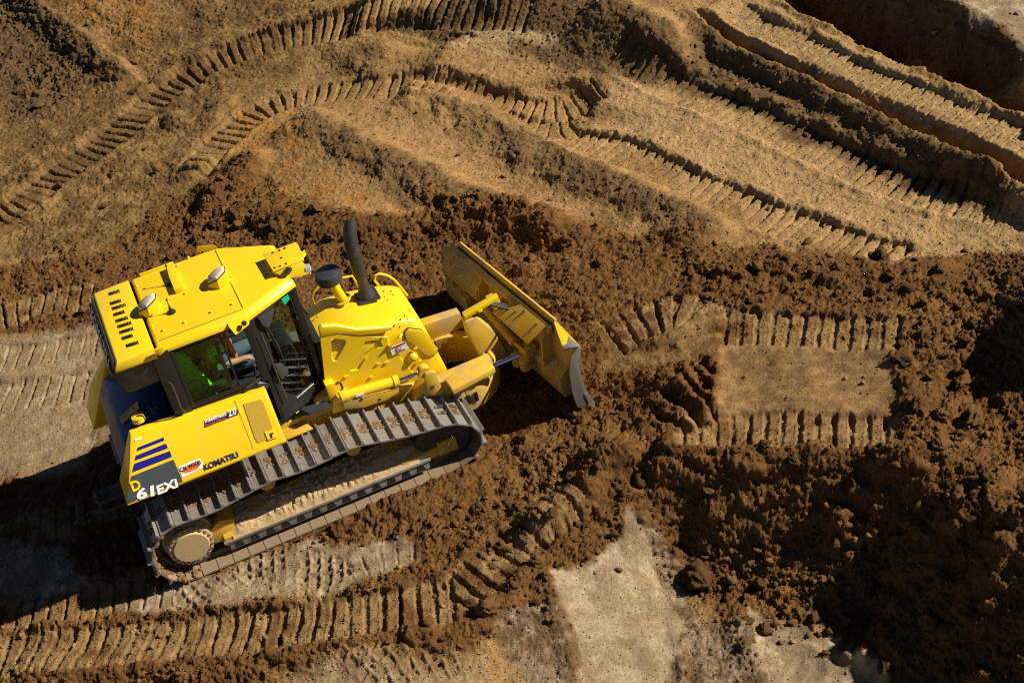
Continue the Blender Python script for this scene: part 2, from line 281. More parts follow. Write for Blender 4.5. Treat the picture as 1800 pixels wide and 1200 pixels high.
orange = np.maximum(orange, 0.8 * region([(3.69,5.68),(4.55,4.33),(5.94,3.19),(6.92,1.79),(7.42,1.03),(7.18,0.89),(5.83,2.92),(3.99,4.31)], 0.15, 0.3, k=12))
chalk = region([(7.25,8.05),(7.86,7.71),(8.47,6.91),(8.34,6.73),(7.34,7.23),(6.79,7.69)], 0.1, 0.15, k=13)
leftrough = region([(-1.4,20.19),(4.85,14.54),(5.29,10.79),(4.44,9.39),(3.36,9.29),(2.18,8.17),(1.42,6.91),(0.54,6.23),(-2.39,7.98)], 0.5, 0.5, k=22)
dark = region([(-0.06,16.01),(0.66,16.03),(1.49,12.68),(1.0,11.76),(0.44,10.96),(-0.65,11.34)], 0.2, 0.3, k=14)
dark = np.maximum(dark, region([(12.07,6.24),(12.35,3.43),(12.58,2.02),(12.87,0.48),(13.2,-0.67),(13.86,0.11),(13.87,1.57),(13.91,3.08),(13.87,5.44),(13.57,9.8)], 0.1, 0.1, k=24))  # upper-right pit and wall: their shade painted in as darker ground colour
dark = np.maximum(dark, region([(7.71,9.24),(8.75,8.06),(9.96,5.73),(9.51,4.7),(8.92,5.3),(7.67,7.05),(5.88,9.59),(6.5,9.52),(7.61,8.72)], 0.1, 0.2, k=15))
dark = np.maximum(dark, region([(10.38,5.86),(11.07,2.17),(11.6,-0.94),(11.25,-1.0),(10.41,1.16),(9.53,4.57)], 0.1, 0.15, k=16))
dark = np.maximum(dark, 0.8 * region([(3.96,7.77),(4.97,5.41),(5.79,3.65),(6.53,2.24),(5.85,2.91),(4.57,4.29),(4.15,5.83)], 0.12, 0.2, k=17))
dark = np.maximum(dark, 0.7 * region([(6.62,5.9),(7.18,3.83),(7.87,1.68),(8.18,0.63),(7.45,1.57),(6.54,3.46),(6.42,4.7)], 0.12, 0.2, k=18))
lane2 = region([(10.68,6.14),(11.4,5.46),(11.61,4.09),(11.79,2.8),(12.03,1.46),(12.33,-0.03),(12.58,-0.85),(12.04,-1.51),(11.83,-0.66),(11.65,0.29),(11.43,1.28),(11.2,2.35),(10.95,3.5),(10.74,4.84)], 0.05, 0.05, k=23)
warm = region([(8.95,6.3),(10.0,3.64),(11.0,-0.63),(11.5,-1.15),(10.82,-2.02),(9.57,-0.91),(8.72,1.4),(7.88,4.08)], 0.2, 0.3, k=19)
warm = np.maximum(warm, lane2)

# --- windrows, terraces and cut edges
ridge([(10.32,6.12),(10.56,4.57),(10.73,3.7),(11.03,2.1),(11.2,0.94),(11.38,-0.09),(11.58,-1.02),(11.73,-1.92)], 0.25, 0.10, 0.19, k=1, jag=0.10)
step([(10.55,6.12),(10.79,4.96),(11.01,3.62),(11.27,2.46),(11.51,1.4),(11.72,0.38),(11.92,-0.56),(12.11,-1.45)], 0.30, +1, 0.18, 3.0, k=2, jag=0.05)
ridge([(11.72,5.36),(11.87,4.25),(12.03,2.95),(12.26,1.58),(12.57,0.12),(12.8,-0.75)], 0.10, 0.10, 0.16, k=3)
step([(11.82,5.8),(12.01,4.55),(12.18,3.16),(12.4,1.78),(12.68,0.25),(12.88,-0.64)], -0.70, +1, 0.35, 5.0, k=41, jag=0.06)
step([(13.39,12.82),(13.14,7.04),(13.07,4.26),(13.05,2.68),(13.15,2.09),(13.24,1.5),(13.12,0.67),(13.08,-0.74)], 1.25, +1, 0.8, 8.0, k=4, jag=0.16)
ridge([(12.15,2.53),(12.7,2.4),(12.71,1.86)], 0.26, 0.4, 0.6, k=5)
step([(9.21,7.15),(9.4,6.47),(9.8,6.0),(9.95,5.5),(9.68,4.79)], 0.25, -1, 0.5, 1.0, k=6)
ridge([(5.72,7.46),(6.35,6.79),(6.57,6.17),(6.87,5.28),(6.91,4.63),(7.18,3.79),(7.56,2.64),(7.91,1.61),(8.19,0.62)], 0.24, 0.20, 0.50, k=7)
ridge([(3.96,7.8),(4.45,6.63),(4.78,5.67),(5.12,4.88),(5.6,3.71),(6.0,2.85),(6.46,2.03)], 0.22, 0.28, 0.42, k=8)
step([(5.55,9.92),(6.75,9.2),(8.01,8.29),(8.73,8.02)], 0.22, +1, 0.4, 1.2, k=9)
step([(6.26,7.81),(6.56,7.3),(7.17,6.52),(8.08,6.13),(8.53,5.72),(8.38,5.1),(7.98,4.67)], 0.15, +1, 0.26, 1.3, k=10, jag=0.06)
ridge([(4.95,9.57),(5.73,9.31),(6.11,8.55),(6.39,7.88),(7.06,7.89),(7.67,7.38),(8.16,6.83)], 0.10, 0.16, 0.24, k=11)
ridge([(5.1,8.69),(5.6,8.91),(5.92,8.02)], 0.16, 0.3, 0.35, k=12)
ridge([(0.51,16.26),(0.96,14.54),(1.43,12.88),(1.9,11.01)], 0.22, 0.10, 0.30, k=13)
step([(3.46,9.39),(3.04,8.97),(2.46,8.47)], 0.12, -1, 0.07, 0.6, k=14)
ridge([(2.1,9.63),(2.29,9.09),(2.34,8.66)], 0.12, 0.12, 0.2, k=16)
step([(2.66,7.68),(2.14,7.25),(1.82,7.09)], 0.18, -1, 0.10, 0.7, k=17)
step([(3.31,7.16),(2.89,6.7),(2.61,6.32),(1.78,6.36)], 0.22, -1, 0.35, 0.9, k=18)
ridge([(1.74,6.28),(2.41,5.64),(3.11,4.87),(3.63,4.21),(4.37,3.73),(5.56,3.08),(6.14,2.35),(6.61,1.65)], 0.14, 0.35, 0.22, k=19)
ridge([(7.4,0.61),(7.92,0.01),(8.65,-0.48),(9.4,-1.16),(10.18,-1.74)], 0.13, 0.2, 0.3, k=20)
step([(5.38,-2.38),(4.96,-2.47),(4.4,-2.65),(3.85,-2.77),(3.42,-2.8)], 0.24, -1, 0.16, 0.75, k=21)
ridge([(5.28,-2.53),(5.78,-2.82),(6.31,-3.19),(6.95,-3.58),(7.5,-3.98),(8.06,-4.43),(8.54,-4.87)], 0.10, 0.22, 0.22, k=22)
ridge([(5.71,-1.46),(6.09,-1.4),(6.28,-1.84),(6.07,-2.35)], 0.10, 0.25, 0.3, k=23)
ridge([(5.94,0.06),(6.15,-0.5),(6.87,-0.99)], 0.05, 0.2, 0.2, k=24)
ridge([(7.02,-1.06),(6.64,-1.71),(6.2,-2.49)], 0.06, 0.05, 0.16, k=25)
ridge([(7.69,-1.71),(7.44,-2.24),(6.95,-2.92)], 0.05, 0.3, 0.3, k=26)
ridge([(9.13,-1.93),(8.92,-2.82),(8.4,-3.65),(7.82,-3.94)], 0.10, 0.35, 0.35, k=27, jag=0.9)
ridge([(7.51,-3.91),(7.25,-4.66),(6.9,-5.38),(6.62,-6.07)], 0.30, 0.5, 0.45, k=28, jag=0.9)
ridge([(8.05,-4.67),(8.0,-5.32),(7.72,-6.05)], 0.25, 0.5, 0.4, k=29, jag=0.9)
ridge([(-0.12,-1.58),(0.77,-2.05),(1.5,-2.34),(2.12,-2.52),(2.68,-2.67)], 0.06, 0.1, 0.12, k=30)
ridge([(-2.28,-1.5),(-0.8,-2.23),(0.67,-2.87),(1.84,-3.29),(2.75,-3.52),(3.47,-3.4),(3.81,-3.12)], 0.12, 0.3, 0.22, k=31)
ridge([(1.56,-1.27),(2.47,-1.52),(3.19,-1.54),(3.76,-1.22)], 0.10, 0.3, 0.16, k=32)
ridge([(4.14,-1.06),(4.34,-1.65),(4.84,-1.86),(5.25,-1.78)], 0.10, 0.3, 0.3, k=33)
# unevenness of the whole site
H += inner * (0.03 * fbm(X, Y, 0.7, 3, 0.55, k=340) * (0.4 + leftrough) + 0.03 * fresh * fbm(X, Y, 1.1, 3, 0.6, k=345))
# ruts with pale lips in the hard floor
ridge([(3.73,-3.23),(3.66,-3.61),(3.49,-3.83),(3.47,-4.17),(3.36,-4.54)], 0.07, 0.05, 0.16, k=34)
ridge([(5.45,-3.97),(5.35,-4.47),(5.24,-4.76),(5.15,-5.23)], 0.08, 0.06, 0.16, k=35)
ridge([(4.73,-3.87),(4.59,-4.34),(4.36,-4.9)], 0.03, 0.10, 0.06, k=36)
# spoil heap just right of the view
hx, hy = (11.02,-4.05)
rr = np.hypot((X - hx), (Y - hy)); H += 1.75 * np.exp(-(rr / 1.15) ** 2) + 0.3 * np.exp(-(rr / 2.2) ** 2) * inner
hx, hy = (8.77,-6.45)
rr = np.hypot((X - hx), (Y - hy)); H += 0.6 * np.exp(-(rr / 1.1) ** 2)

# --- crawler prints
lane([(7.11,-1.01),(7.93,-1.65),(8.75,-2.34)], 0.62, k=1, depth=0.088, slot=0.34, worn=0.7, skew=0.05)
lane([(5.73,-2.44),(6.34,-2.74),(6.99,-3.16),(7.78,-3.69)], 0.60, k=2, depth=0.088, slot=0.34, worn=0.7)
lane([(5.86,-0.29),(6.19,-0.28),(6.55,-0.37),(6.85,-0.49),(7.01,-0.81),(6.92,-1.21)], 0.75, k=3, depth=0.088, slot=0.36, worn=0.6, pitch=0.21, rut=0.0)
lane([(-2.6,-1.07),(-2.22,-1.16),(-1.32,-1.62),(-0.41,-2.02),(0.48,-2.4),(1.37,-2.75),(2.09,-2.97),(2.55,-3.11)], 0.62, k=4, depth=0.092, worn=0.8, slot=0.36, rut=0.02)
lane([(-2.53,-0.41),(-2.14,-0.52),(-1.51,-0.78),(-0.87,-0.99),(-0.24,-1.21)], 0.48, k=5, depth=0.088, worn=0.6)
lane([(-1.26,8.2),(-0.54,8.46),(0.08,8.97),(0.69,9.27),(1.23,9.62),(1.85,10.14),(2.57,10.55),(3.15,10.66),(3.86,10.64),(4.66,10.51),(5.36,10.19),(5.97,9.78),(6.58,9.43),(7.09,8.94),(7.57,8.25),(8.26,7.59)], 0.70, k=6, depth=0.098, worn=0.6, lip=0.05, slot=0.38)
lane([(2.05,7.34),(2.45,7.82),(2.92,8.11),(3.37,8.48),(3.9,8.56),(4.37,8.42),(4.92,8.17),(5.4,7.78)], 0.66, k=7, depth=0.09, worn=0.6, slot=0.38)
lane([(5.58,7.68),(6.18,7.34),(6.54,6.68),(6.85,6.2),(7.28,5.78),(7.74,5.45),(8.18,5.43),(8.47,5.41)], 0.66, k=8, depth=0.11, worn=0.8, lip=0.02, slot=0.3)
lane([(6.91,5.76),(7.14,5.25),(7.42,4.88),(7.72,4.79)], 0.55, k=9, depth=0.08, worn=0.5, pitch=0.21, skew=0.3)
lane([(7.5,4.52),(7.85,3.88),(8.08,3.09),(8.29,2.3),(8.57,1.68),(8.78,1.01),(9.06,0.46),(9.35,-0.32),(9.72,-1.07)], 0.60, k=10, depth=0.085, worn=0.6, lip=0.03, slot=0.36)
lane([(9.08,5.91),(9.25,5.23),(9.47,4.61),(9.58,4.08),(9.8,3.29),(10.0,2.52),(10.19,1.8),(10.43,0.95),(10.66,0.16),(10.99,-0.43),(11.28,-0.91)], 0.62, k=11, depth=0.09, worn=0.6, lip=0.08, slot=0.36)
lane([(10.98,5.45),(11.1,4.75),(11.23,3.95),(11.39,2.64),(11.71,1.24),(11.95,0.29),(12.19,-0.55)], 0.5, k=12, depth=0.03, worn=0.1, lip=0.04)
lane([(-1.73,5.45),(-1.13,5.47),(-0.63,5.34),(-0.02,5.15)], 0.6, k=13, depth=0.06, worn=0.4)
lane([(-1.83,4.6),(-1.05,4.27),(-0.07,3.93)], 0.5, k=14, depth=0.025, worn=0.4, berm=0.01)
lane([(-1.93,3.73),(-1.03,3.31),(-0.16,3.01)], 0.6, k=15, depth=0.04, worn=0.5)
lane([(-2.26,0.76),(-1.57,0.66),(-0.87,0.56),(-0.15,0.51)], 0.6, k=16, depth=0.05, worn=0.6)
lane([(6.36,9.25),(6.75,8.54),(7.16,7.69)], 0.3, k=17, depth=0.03, worn=0.1)
lane([(2.56,-3.09),(2.98,-2.96),(3.42,-2.74),(3.93,-2.53),(4.36,-2.47)], 0.6, k=18, depth=0.08, worn=0.35, rut=0.01, slot=0.36)
lane([(1.64,-2.13),(1.99,-2.1),(2.42,-2.26)], 0.3, k=19, depth=0.03, worn=0.5, rut=0.01)
# diagonal gouges where the blade slewed, left of the pad
for q, P in enumerate([[(6.22,-2.45),(6.22,-1.8),(6.19,-1.35)],[(6.33,-2.17),(6.38,-1.66),(6.39,-1.35)],[(6.06,-2.57),(5.96,-1.93),(5.91,-1.59)],[(6.54,-1.89),(6.54,-1.58),(6.53,-1.34)],[(5.89,-2.63),(5.71,-2.12),(5.57,-1.79)],[(5.76,-0.31),(6.29,-0.7),(6.6,-0.88)],[(5.56,-0.4),(6.06,-0.84),(6.44,-1.04)]]):
    idx, s, d, L = along(P, 0.3); dd = d + 0.03 * fbm(X[idx], Y[idx], 4, 2, k=190 + q)
    dep = 0.09 if q < 5 else 0.03
    H[idx] -= dep * np.exp(-(dd / 0.05) ** 2) * ss(0, 0.25, s) * ss(0, 0.3, L - s)
    H[idx] += 0.4 * dep * np.exp(-((np.abs(dd) - 0.11) / 0.05) ** 2) * ss(0, 0.25, s) * ss(0, 0.3, L - s)
# tyre prints: a waffle of lugs
def waffle(P, w, k, pitch=0.135, depth=0.042, ang=45):
    idx, s, d, L = along(P, w)
    x = X[idx]; y = Y[idx]; s2 = s + 0.02 * fbm(x, y, 5, 2, k=200 + k); d2 = d + 0.02 * fbm(x, y, 5, 2, k=210 + k)
    c, sn = math.cos(R_(ang)), math.sin(R_(ang)); a = (c * s2 + sn * d2) / pitch; b = (-sn * s2 + c * d2) / pitch
    fa = np.abs(a - np.floor(a) - 0.5) * 2; fb = np.abs(b - np.floor(b) - 0.5) * 2
    wall = np.maximum(ss(0.66, 0.86, fa), ss(0.66, 0.86, fb))
    inn = ss(w * 0.5 + 0.03, w * 0.5 - 0.03, np.abs(d2)) * ss(-0.02, 0.08, s) * ss(-0.02, 0.08, L - s)
    part = ss(-0.35, 0.15, fbm(x, y, 1.6, 3, k=220 + k))
    H[idx] += inn * (-depth + depth * 0.95 * wall) * (0.15 + 0.85 * part)
    smooth_lane[idx] = np.maximum(smooth_lane[idx], inn)
waffle([(0.63,-1.04),(0.95,-1.41),(1.25,-1.82),(1.53,-2.24)], 0.62, 1, ang=38)
waffle([(-0.27,-1.35),(0.05,-1.46),(0.36,-1.57),(0.67,-1.68)], 0.50, 2, depth=0.03, ang=40)
waffle([(0.59,-1.48),(0.91,-1.79),(1.26,-2.24)], 0.34, 3, depth=0.025, ang=40)
waffle([(0.91,-3.32),(1.38,-3.46),(1.83,-3.65),(2.21,-4.02)], 0.5, 4, depth=0.03, ang=42)

# --- loose crumbs: pushed out square to the broad surface, so that steep faces break up too
H0 = H.reshape(shape).copy()
def grid_normals(h):
    P = np.stack([GX, GY, h], -1); du = np.zeros_like(P); dv = np.zeros_like(P)
    du[:, 1:-1] = P[:, 2:] - P[:, :-2]; du[:, 0] = P[:, 1] - P[:, 0]; du[:, -1] = P[:, -1] - P[:, -2]
    dv[1:-1] = P[2:] - P[:-2]; dv[0] = P[1] - P[0]; dv[-1] = P[-1] - P[-2]
    n = np.cross(du, dv); return n / np.linalg.norm(n, axis=-1, keepdims=True)
def blur(h, k):
    for _ in range(k):
        h = h.copy(); h[1:-1] = 0.25 * h[:-2] + 0.5 * h[1:-1] + 0.25 * h[2:]; h[:, 1:-1] = 0.25 * h[:, :-2] + 0.5 * h[:, 1:-1] + 0.25 * h[:, 2:]
    return h
HB = blur(H0, 10)
NRM = grid_normals(HB).reshape(-1, 3)
X0, Y0 = X, Y                                   # noise is read on the slope itself, so it does not stretch down steep faces
X = X0 + np.clip(HB.ravel(), -2, 3) * 0.8; Y = Y0 + np.clip(HB.ravel(), -2, 3) * 0.8
H = np.zeros_like(H)
padm = np.clip(pad + 0.6 * padL, 0, 1); palem = np.clip(pale + 0.85 * pale2 + 0.8 * pale4 + 0.45 * pale5 + topright + 0.62 * pale3, 0, 1)
crumb = 0.020 + 0.015 * fresh + 0.014 * dark + 0.018 * leftrough + 0.022 * dark * leftrough
crumb = crumb * (1 - 0.45 * warm) * (1 - 0.3 * lane2)
crumb = crumb * (1 - 0.9 * padm) * (1 - 0.92 * palem) * (1 - 0.7 * smooth_lane)
big = fbm(X, Y, 0.7, 3, k=230); crumb = crumb * np.clip(1 + 0.7 * big, 0.35, 1.8)
wx = X + 0.03 * fbm(X, Y, 6, 3, k=240); wy = Y + 0.03 * fbm(X, Y, 6, 3, k=250)
fr_ = np.clip(np.maximum(fresh, 0.55 * leftrough) * (1 - padm) * (1 - palem) * (1 - 0.75 * smooth_lane), 0, 1)
steep = ss(0.12, 0.5, 1 - NRM[:, 2]) * (1 - palem)
crumb = crumb + 0.015 * steep
H += inner * crumb * (0.9 * fbm(X, Y, 2.6, 7, 0.70, k=260) + 0.35 - 0.7 * np.abs(fbm(wx, wy, 4.0, 4, 0.6, k=265))) * np.clip(0.25 + 0.75 * fr_ + 0.7 * steep, 0, 1)
grain = (1 - 0.85 * padm) * (1 - 0.80 * palem) * (1 + 0.5 * dark + 0.25 * fresh) * (1 - 0.35 * smooth_lane)
H += inner * grain * (0.0115 * fbm(wx, wy, 6.5, 4, 0.78, k=266) + 0.40 * lumps(wx + 1.1, wy, 0.032, 9, 0.55) * 0.032)
spotty = ss(-0.35, 0.45, fbm(X, Y, 1.4, 3, 0.6, k=268))
compact = region([(6.53,1.75),(7.53,0.4),(7.21,-0.68),(6.17,-2.61),(5.53,-2.59),(5.05,-2.06),(5.19,-1.15),(5.64,0.4)], 0.25, 0.3, k=33)
fr_ = fr_ * (1 - 0.75 * compact)
lum = (0.60 * lumps(wx, wy, 0.40, 1, 0.09, 0.10, 0.38) * 0.40 * ss(0.2, 0.9, fr_ + 0.4 * big) + 0.60 * lumps(wx, wy, 0.19, 2, 0.22, 0.15, 0.48) * 0.19 * (0.05 + 0.28 * fr_) * (0.3 + 0.7 * spotty)
       + 0.70 * lumps(wx + 3.3, wy, 0.09, 3, 0.32, 0.15, 0.52) * 0.09 * (0.15 + 0.42 * fr_) + 0.75 * lumps(wx, wy + 1.7, 0.047, 4, 0.5) * 0.047 * (0.35 + 0.65 * fr_))
H += inner * (1 - 0.6 * warm) * lum * (1 - 0.95 * padm) * (1 - 0.85 * palem) * (1 - 0.85 * smooth_lane)
# the hard floor: flaking crust and crumbly strips between the ruts
cr = np.clip(old_pale - pale, 0, 1)
H += inner * cr * (0.022 * fbm(X, Y, 5, 5, 0.65, k=270) + 0.45 * lumps(wx, wy, 0.05, 5, 0.5) * 0.05)
H += inner * palem * (0.004 * fbm(X, Y, 4, 5, 0.6, k=280) + 0.15 * lumps(wx, wy, 0.05, 6, 0.25) * 0.05)
# scraped lines across the pad and along the graded lanes
H += inner * padm * 0.010 * fbm((X - 0.6 * Y) * 0.22, (Y + 0.6 * X) * 3.2, 2.2, 4, 0.6, k=290)
H += inner * warm * 0.006 * fbm((X - 0.35 * Y) * 0.3, (Y + 0.42 * X) * 3, 2.2, 3, 0.6, k=295)

# the crumbs go on square to the slope
KEEP = H.copy(); X = X0 + NRM[:, 0] * KEEP * inner; Y = Y0 + NRM[:, 1] * KEEP * inner; H = H0.ravel() + NRM[:, 2] * KEEP
# nothing may poke up through the running gear: press the ground under the dozer and in front of its tracks
for yc in (-0.95, 0.95):
    fx_ = ss(-0.42, -0.2, X) * ss(3.75, 3.45, X) * ss(0.40, 0.31, np.abs(Y - yc))
    H = np.where(fx_ > 0, H * (1 - fx_) + np.minimum(H, -0.022) * fx_, H)
mid = ss(-0.3, 0, X) * ss(5.0, 4.6, X) * ss(0.75, 0.6, np.abs(Y)); H = H * (1 - mid) + np.minimum(H, 0.10) * mid

def ground_at(x, y):
    """Height of the built ground under a point (nearest grid point)."""
    b = (E2[0] * x + E2[1] * y + 3.3) / 18.9; a_ = E1[0] * x + E1[1] * y
    l = -1.75 - 7.75 * b; r = 10.0 + 2.2 * b; uq = (a_ - l) / (r - l)
    i = np.clip(np.round(np.clip(b, 0, 1) ** (1 / 1.12) * (NV - 1)).astype(int), 0, NV - 1) + len(out_steps)
    j = np.clip(np.round(uq * (NU - 1)).astype(int), 0, NU - 1) + len(out_steps)
    return H2[i, j]
H2 = H.reshape(shape)

# --- soil colours
def mixc(c, col, m): return c + (np.array(col, np.float32)[None, :] - c) * m[:, None]
X1, Y1 = X, Y; X, Y = X0, Y0
n1 = fbm(X, Y, 0.8, 5, 0.6, k=300); n2 = fbm(X, Y, 6, 4, 0.6, k=310); n3 = fbm(X, Y, 2.2, 4, 0.6, k=320)
SANDY = (0.305, 0.181, 0.074); DARK = (0.095, 0.058, 0.027); BROWN = (0.118, 0.055, 0.017); PALE = (0.275, 0.200, 0.122); ORNG = (0.34, 0.155, 0.032); PADC = (0.235, 0.140, 0.060)
SOILC = np.tile(np.array(SANDY, np.float32), (len(X), 1))
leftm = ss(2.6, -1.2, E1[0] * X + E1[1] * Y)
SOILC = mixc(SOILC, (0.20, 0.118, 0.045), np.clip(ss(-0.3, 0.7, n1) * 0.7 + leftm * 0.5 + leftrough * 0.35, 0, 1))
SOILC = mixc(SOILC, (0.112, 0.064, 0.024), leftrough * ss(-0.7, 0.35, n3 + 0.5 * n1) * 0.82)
SOILC = mixc(SOILC, (0.370, 0.240, 0.110), warm * 0.75)
SOILC = mixc(SOILC, DARK, np.clip(dark * 0.8 + ss(0.35, 0.8, n3) * 0.3, 0, 1))  # in the upper-right pit and wall this darkening is painted shade
SOILC = mixc(SOILC, ORNG, orange * ss(-0.6, 0.5, n3) * 0.8)
SOILC = mixc(SOILC, BROWN, np.clip(fresh, 0, 1) * 0.96)
SOILC = mixc(SOILC, (0.17, 0.086, 0.029), fresh * ss(0.0, 0.8, n1 + 0.4 * n3) * 0.65)
SOILC = mixc(SOILC, (0.25, 0.155, 0.068), np.clip(smooth_lane * fresh * ss(-0.9, 0.3, n3), 0, 1) * 0.85)
SOILC = mixc(SOILC, PADC, np.clip(padm, 0, 1) * (0.75 + 0.25 * ss(-0.3, 0.4, n2)))
scr = fbm((X - 0.6 * Y) * 0.22, (Y + 0.6 * X) * 3.2, 2.2, 4, 0.6, k=290)
SOILC = mixc(SOILC, (0.17, 0.10, 0.045), np.clip(padm, 0, 1) * ss(0.1, 0.7, -scr) * 0.7)
SOILC = mixc(SOILC, PALE, np.clip(palem, 0, 1) * 0.95)
SOILC = mixc(SOILC, (0.120, 0.075, 0.036), cr * 0.95)
SOILC = mixc(SOILC, (0.235, 0.170, 0.105), cr * ss(-0.35, 0.25, n3 + 0.5 * n2) * 0.85)
SOILC = mixc(SOILC, (0.34, 0.265, 0.175), np.clip(palem, 0, 1) * ss(0.15, 0.5, n3 + 0.5 * n2) * 0.8)
SOILC = mixc(SOILC, (0.19, 0.135, 0.08), np.clip(palem, 0, 1) * ss(0.1, 0.6, -n3) * 0.7)
SOILC = mixc(SOILC, (0.44, 0.31, 0.16), chalk * 0.5)
SOILC = np.clip(SOILC * (1 + (0.13 + 0.13 * np.clip(fresh + leftrough, 0, 1))[:, None] * n2[:, None]), 0.008, 0.9)
X, Y = X1, Y1
ny, nx = shape
me = bpy.data.meshes.new("ground")
nq = (ny - 1) * (nx - 1)
ids = np.arange(ny * nx, dtype=np.int32).reshape(shape)
quads = np.stack([ids[:-1, :-1], ids[:-1, 1:], ids[1:, 1:], ids[1:, :-1]], -1).reshape(-1, 4)
me.vertices.add(ny * nx); me.vertices.foreach_set("co", np.stack([X, Y, H], 1).astype(np.float32).ravel())
me.loops.add(nq * 4); me.loops.foreach_set("vertex_index", quads.ravel())
me.polygons.add(nq); me.polygons.foreach_set("loop_start", np.arange(0, nq * 4, 4, dtype=np.int32)); me.polygons.foreach_set("loop_total", np.full(nq, 4, np.int32))
me.polygons.foreach_set("use_smooth", np.ones(nq, bool))
me.update(); me.validate()
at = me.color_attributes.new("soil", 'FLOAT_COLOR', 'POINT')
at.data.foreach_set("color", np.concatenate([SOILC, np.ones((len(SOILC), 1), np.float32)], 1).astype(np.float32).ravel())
def soil_mat(name, attr=True, col=(0.2, 0.1, 0.03)):
    mt, t, p = node_mat(name); p.inputs['Roughness'].default_value = 0.95; p.inputs['Specular IOR Level'].default_value = 0.12
    tc = t.nodes.new("ShaderNodeTexCoord")
    n = t.nodes.new("ShaderNodeTexNoise"); n.inputs['Scale'].default_value = 34; n.inputs['Detail'].default_value = 9; n.inputs['Roughness'].default_value = 0.78
    t.links.new(tc.outputs['Object'], n.inputs['Vector'])
    r = t.nodes.new("ShaderNodeMapRange"); r.inputs[1].default_value = 0.3; r.inputs[2].default_value = 0.7; r.inputs[3].default_value = 0.5; r.inputs[4].default_value = 1.5
    t.links.new(n.outputs['Fac'], r.inputs[0])
    v = t.nodes.new("ShaderNodeVectorMath"); v.operation = 'SCALE'
    if attr:
        a = t.nodes.new("ShaderNodeVertexColor"); a.layer_name = "soil"; t.links.new(a.outputs[0], v.inputs[0])
    else:
        oi = t.nodes.new("ShaderNodeObjectInfo"); mr = t.nodes.new("ShaderNodeMapRange"); mr.inputs[3].default_value = 0.7; mr.inputs[4].default_value = 1.4
        t.links.new(oi.outputs['Random'], mr.inputs[0])
        v2 = t.nodes.new("ShaderNodeVectorMath"); v2.operation = 'SCALE'; v2.inputs[0].default_value = col
        t.links.new(mr.outputs[0], v2.inputs['Scale']); t.links.new(v2.outputs[0], v.inputs[0])
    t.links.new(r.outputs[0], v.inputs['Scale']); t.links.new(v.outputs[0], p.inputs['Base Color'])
    b = t.nodes.new("ShaderNodeTexNoise"); b.inputs['Scale'].default_value = 30; b.inputs['Detail'].default_value = 7; b.inputs['Roughness'].default_value = 0.75
    t.links.new(tc.outputs['Object'], b.inputs['Vector'])
    bp = t.nodes.new("ShaderNodeBump"); bp.inputs['Strength'].default_value = 1.0; bp.inputs['Distance'].default_value = 0.02
    t.links.new(b.outputs['Fac'], bp.inputs['Height']); t.links.new(bp.outputs['Normal'], p.inputs['Normal'])
    return mt
M['soil'] = soil_mat("soil")
me.materials.append(M['soil'])
g = bpy.data.objects.new("ground", me); COL.objects.link(g); g['kind'] = 'structure'

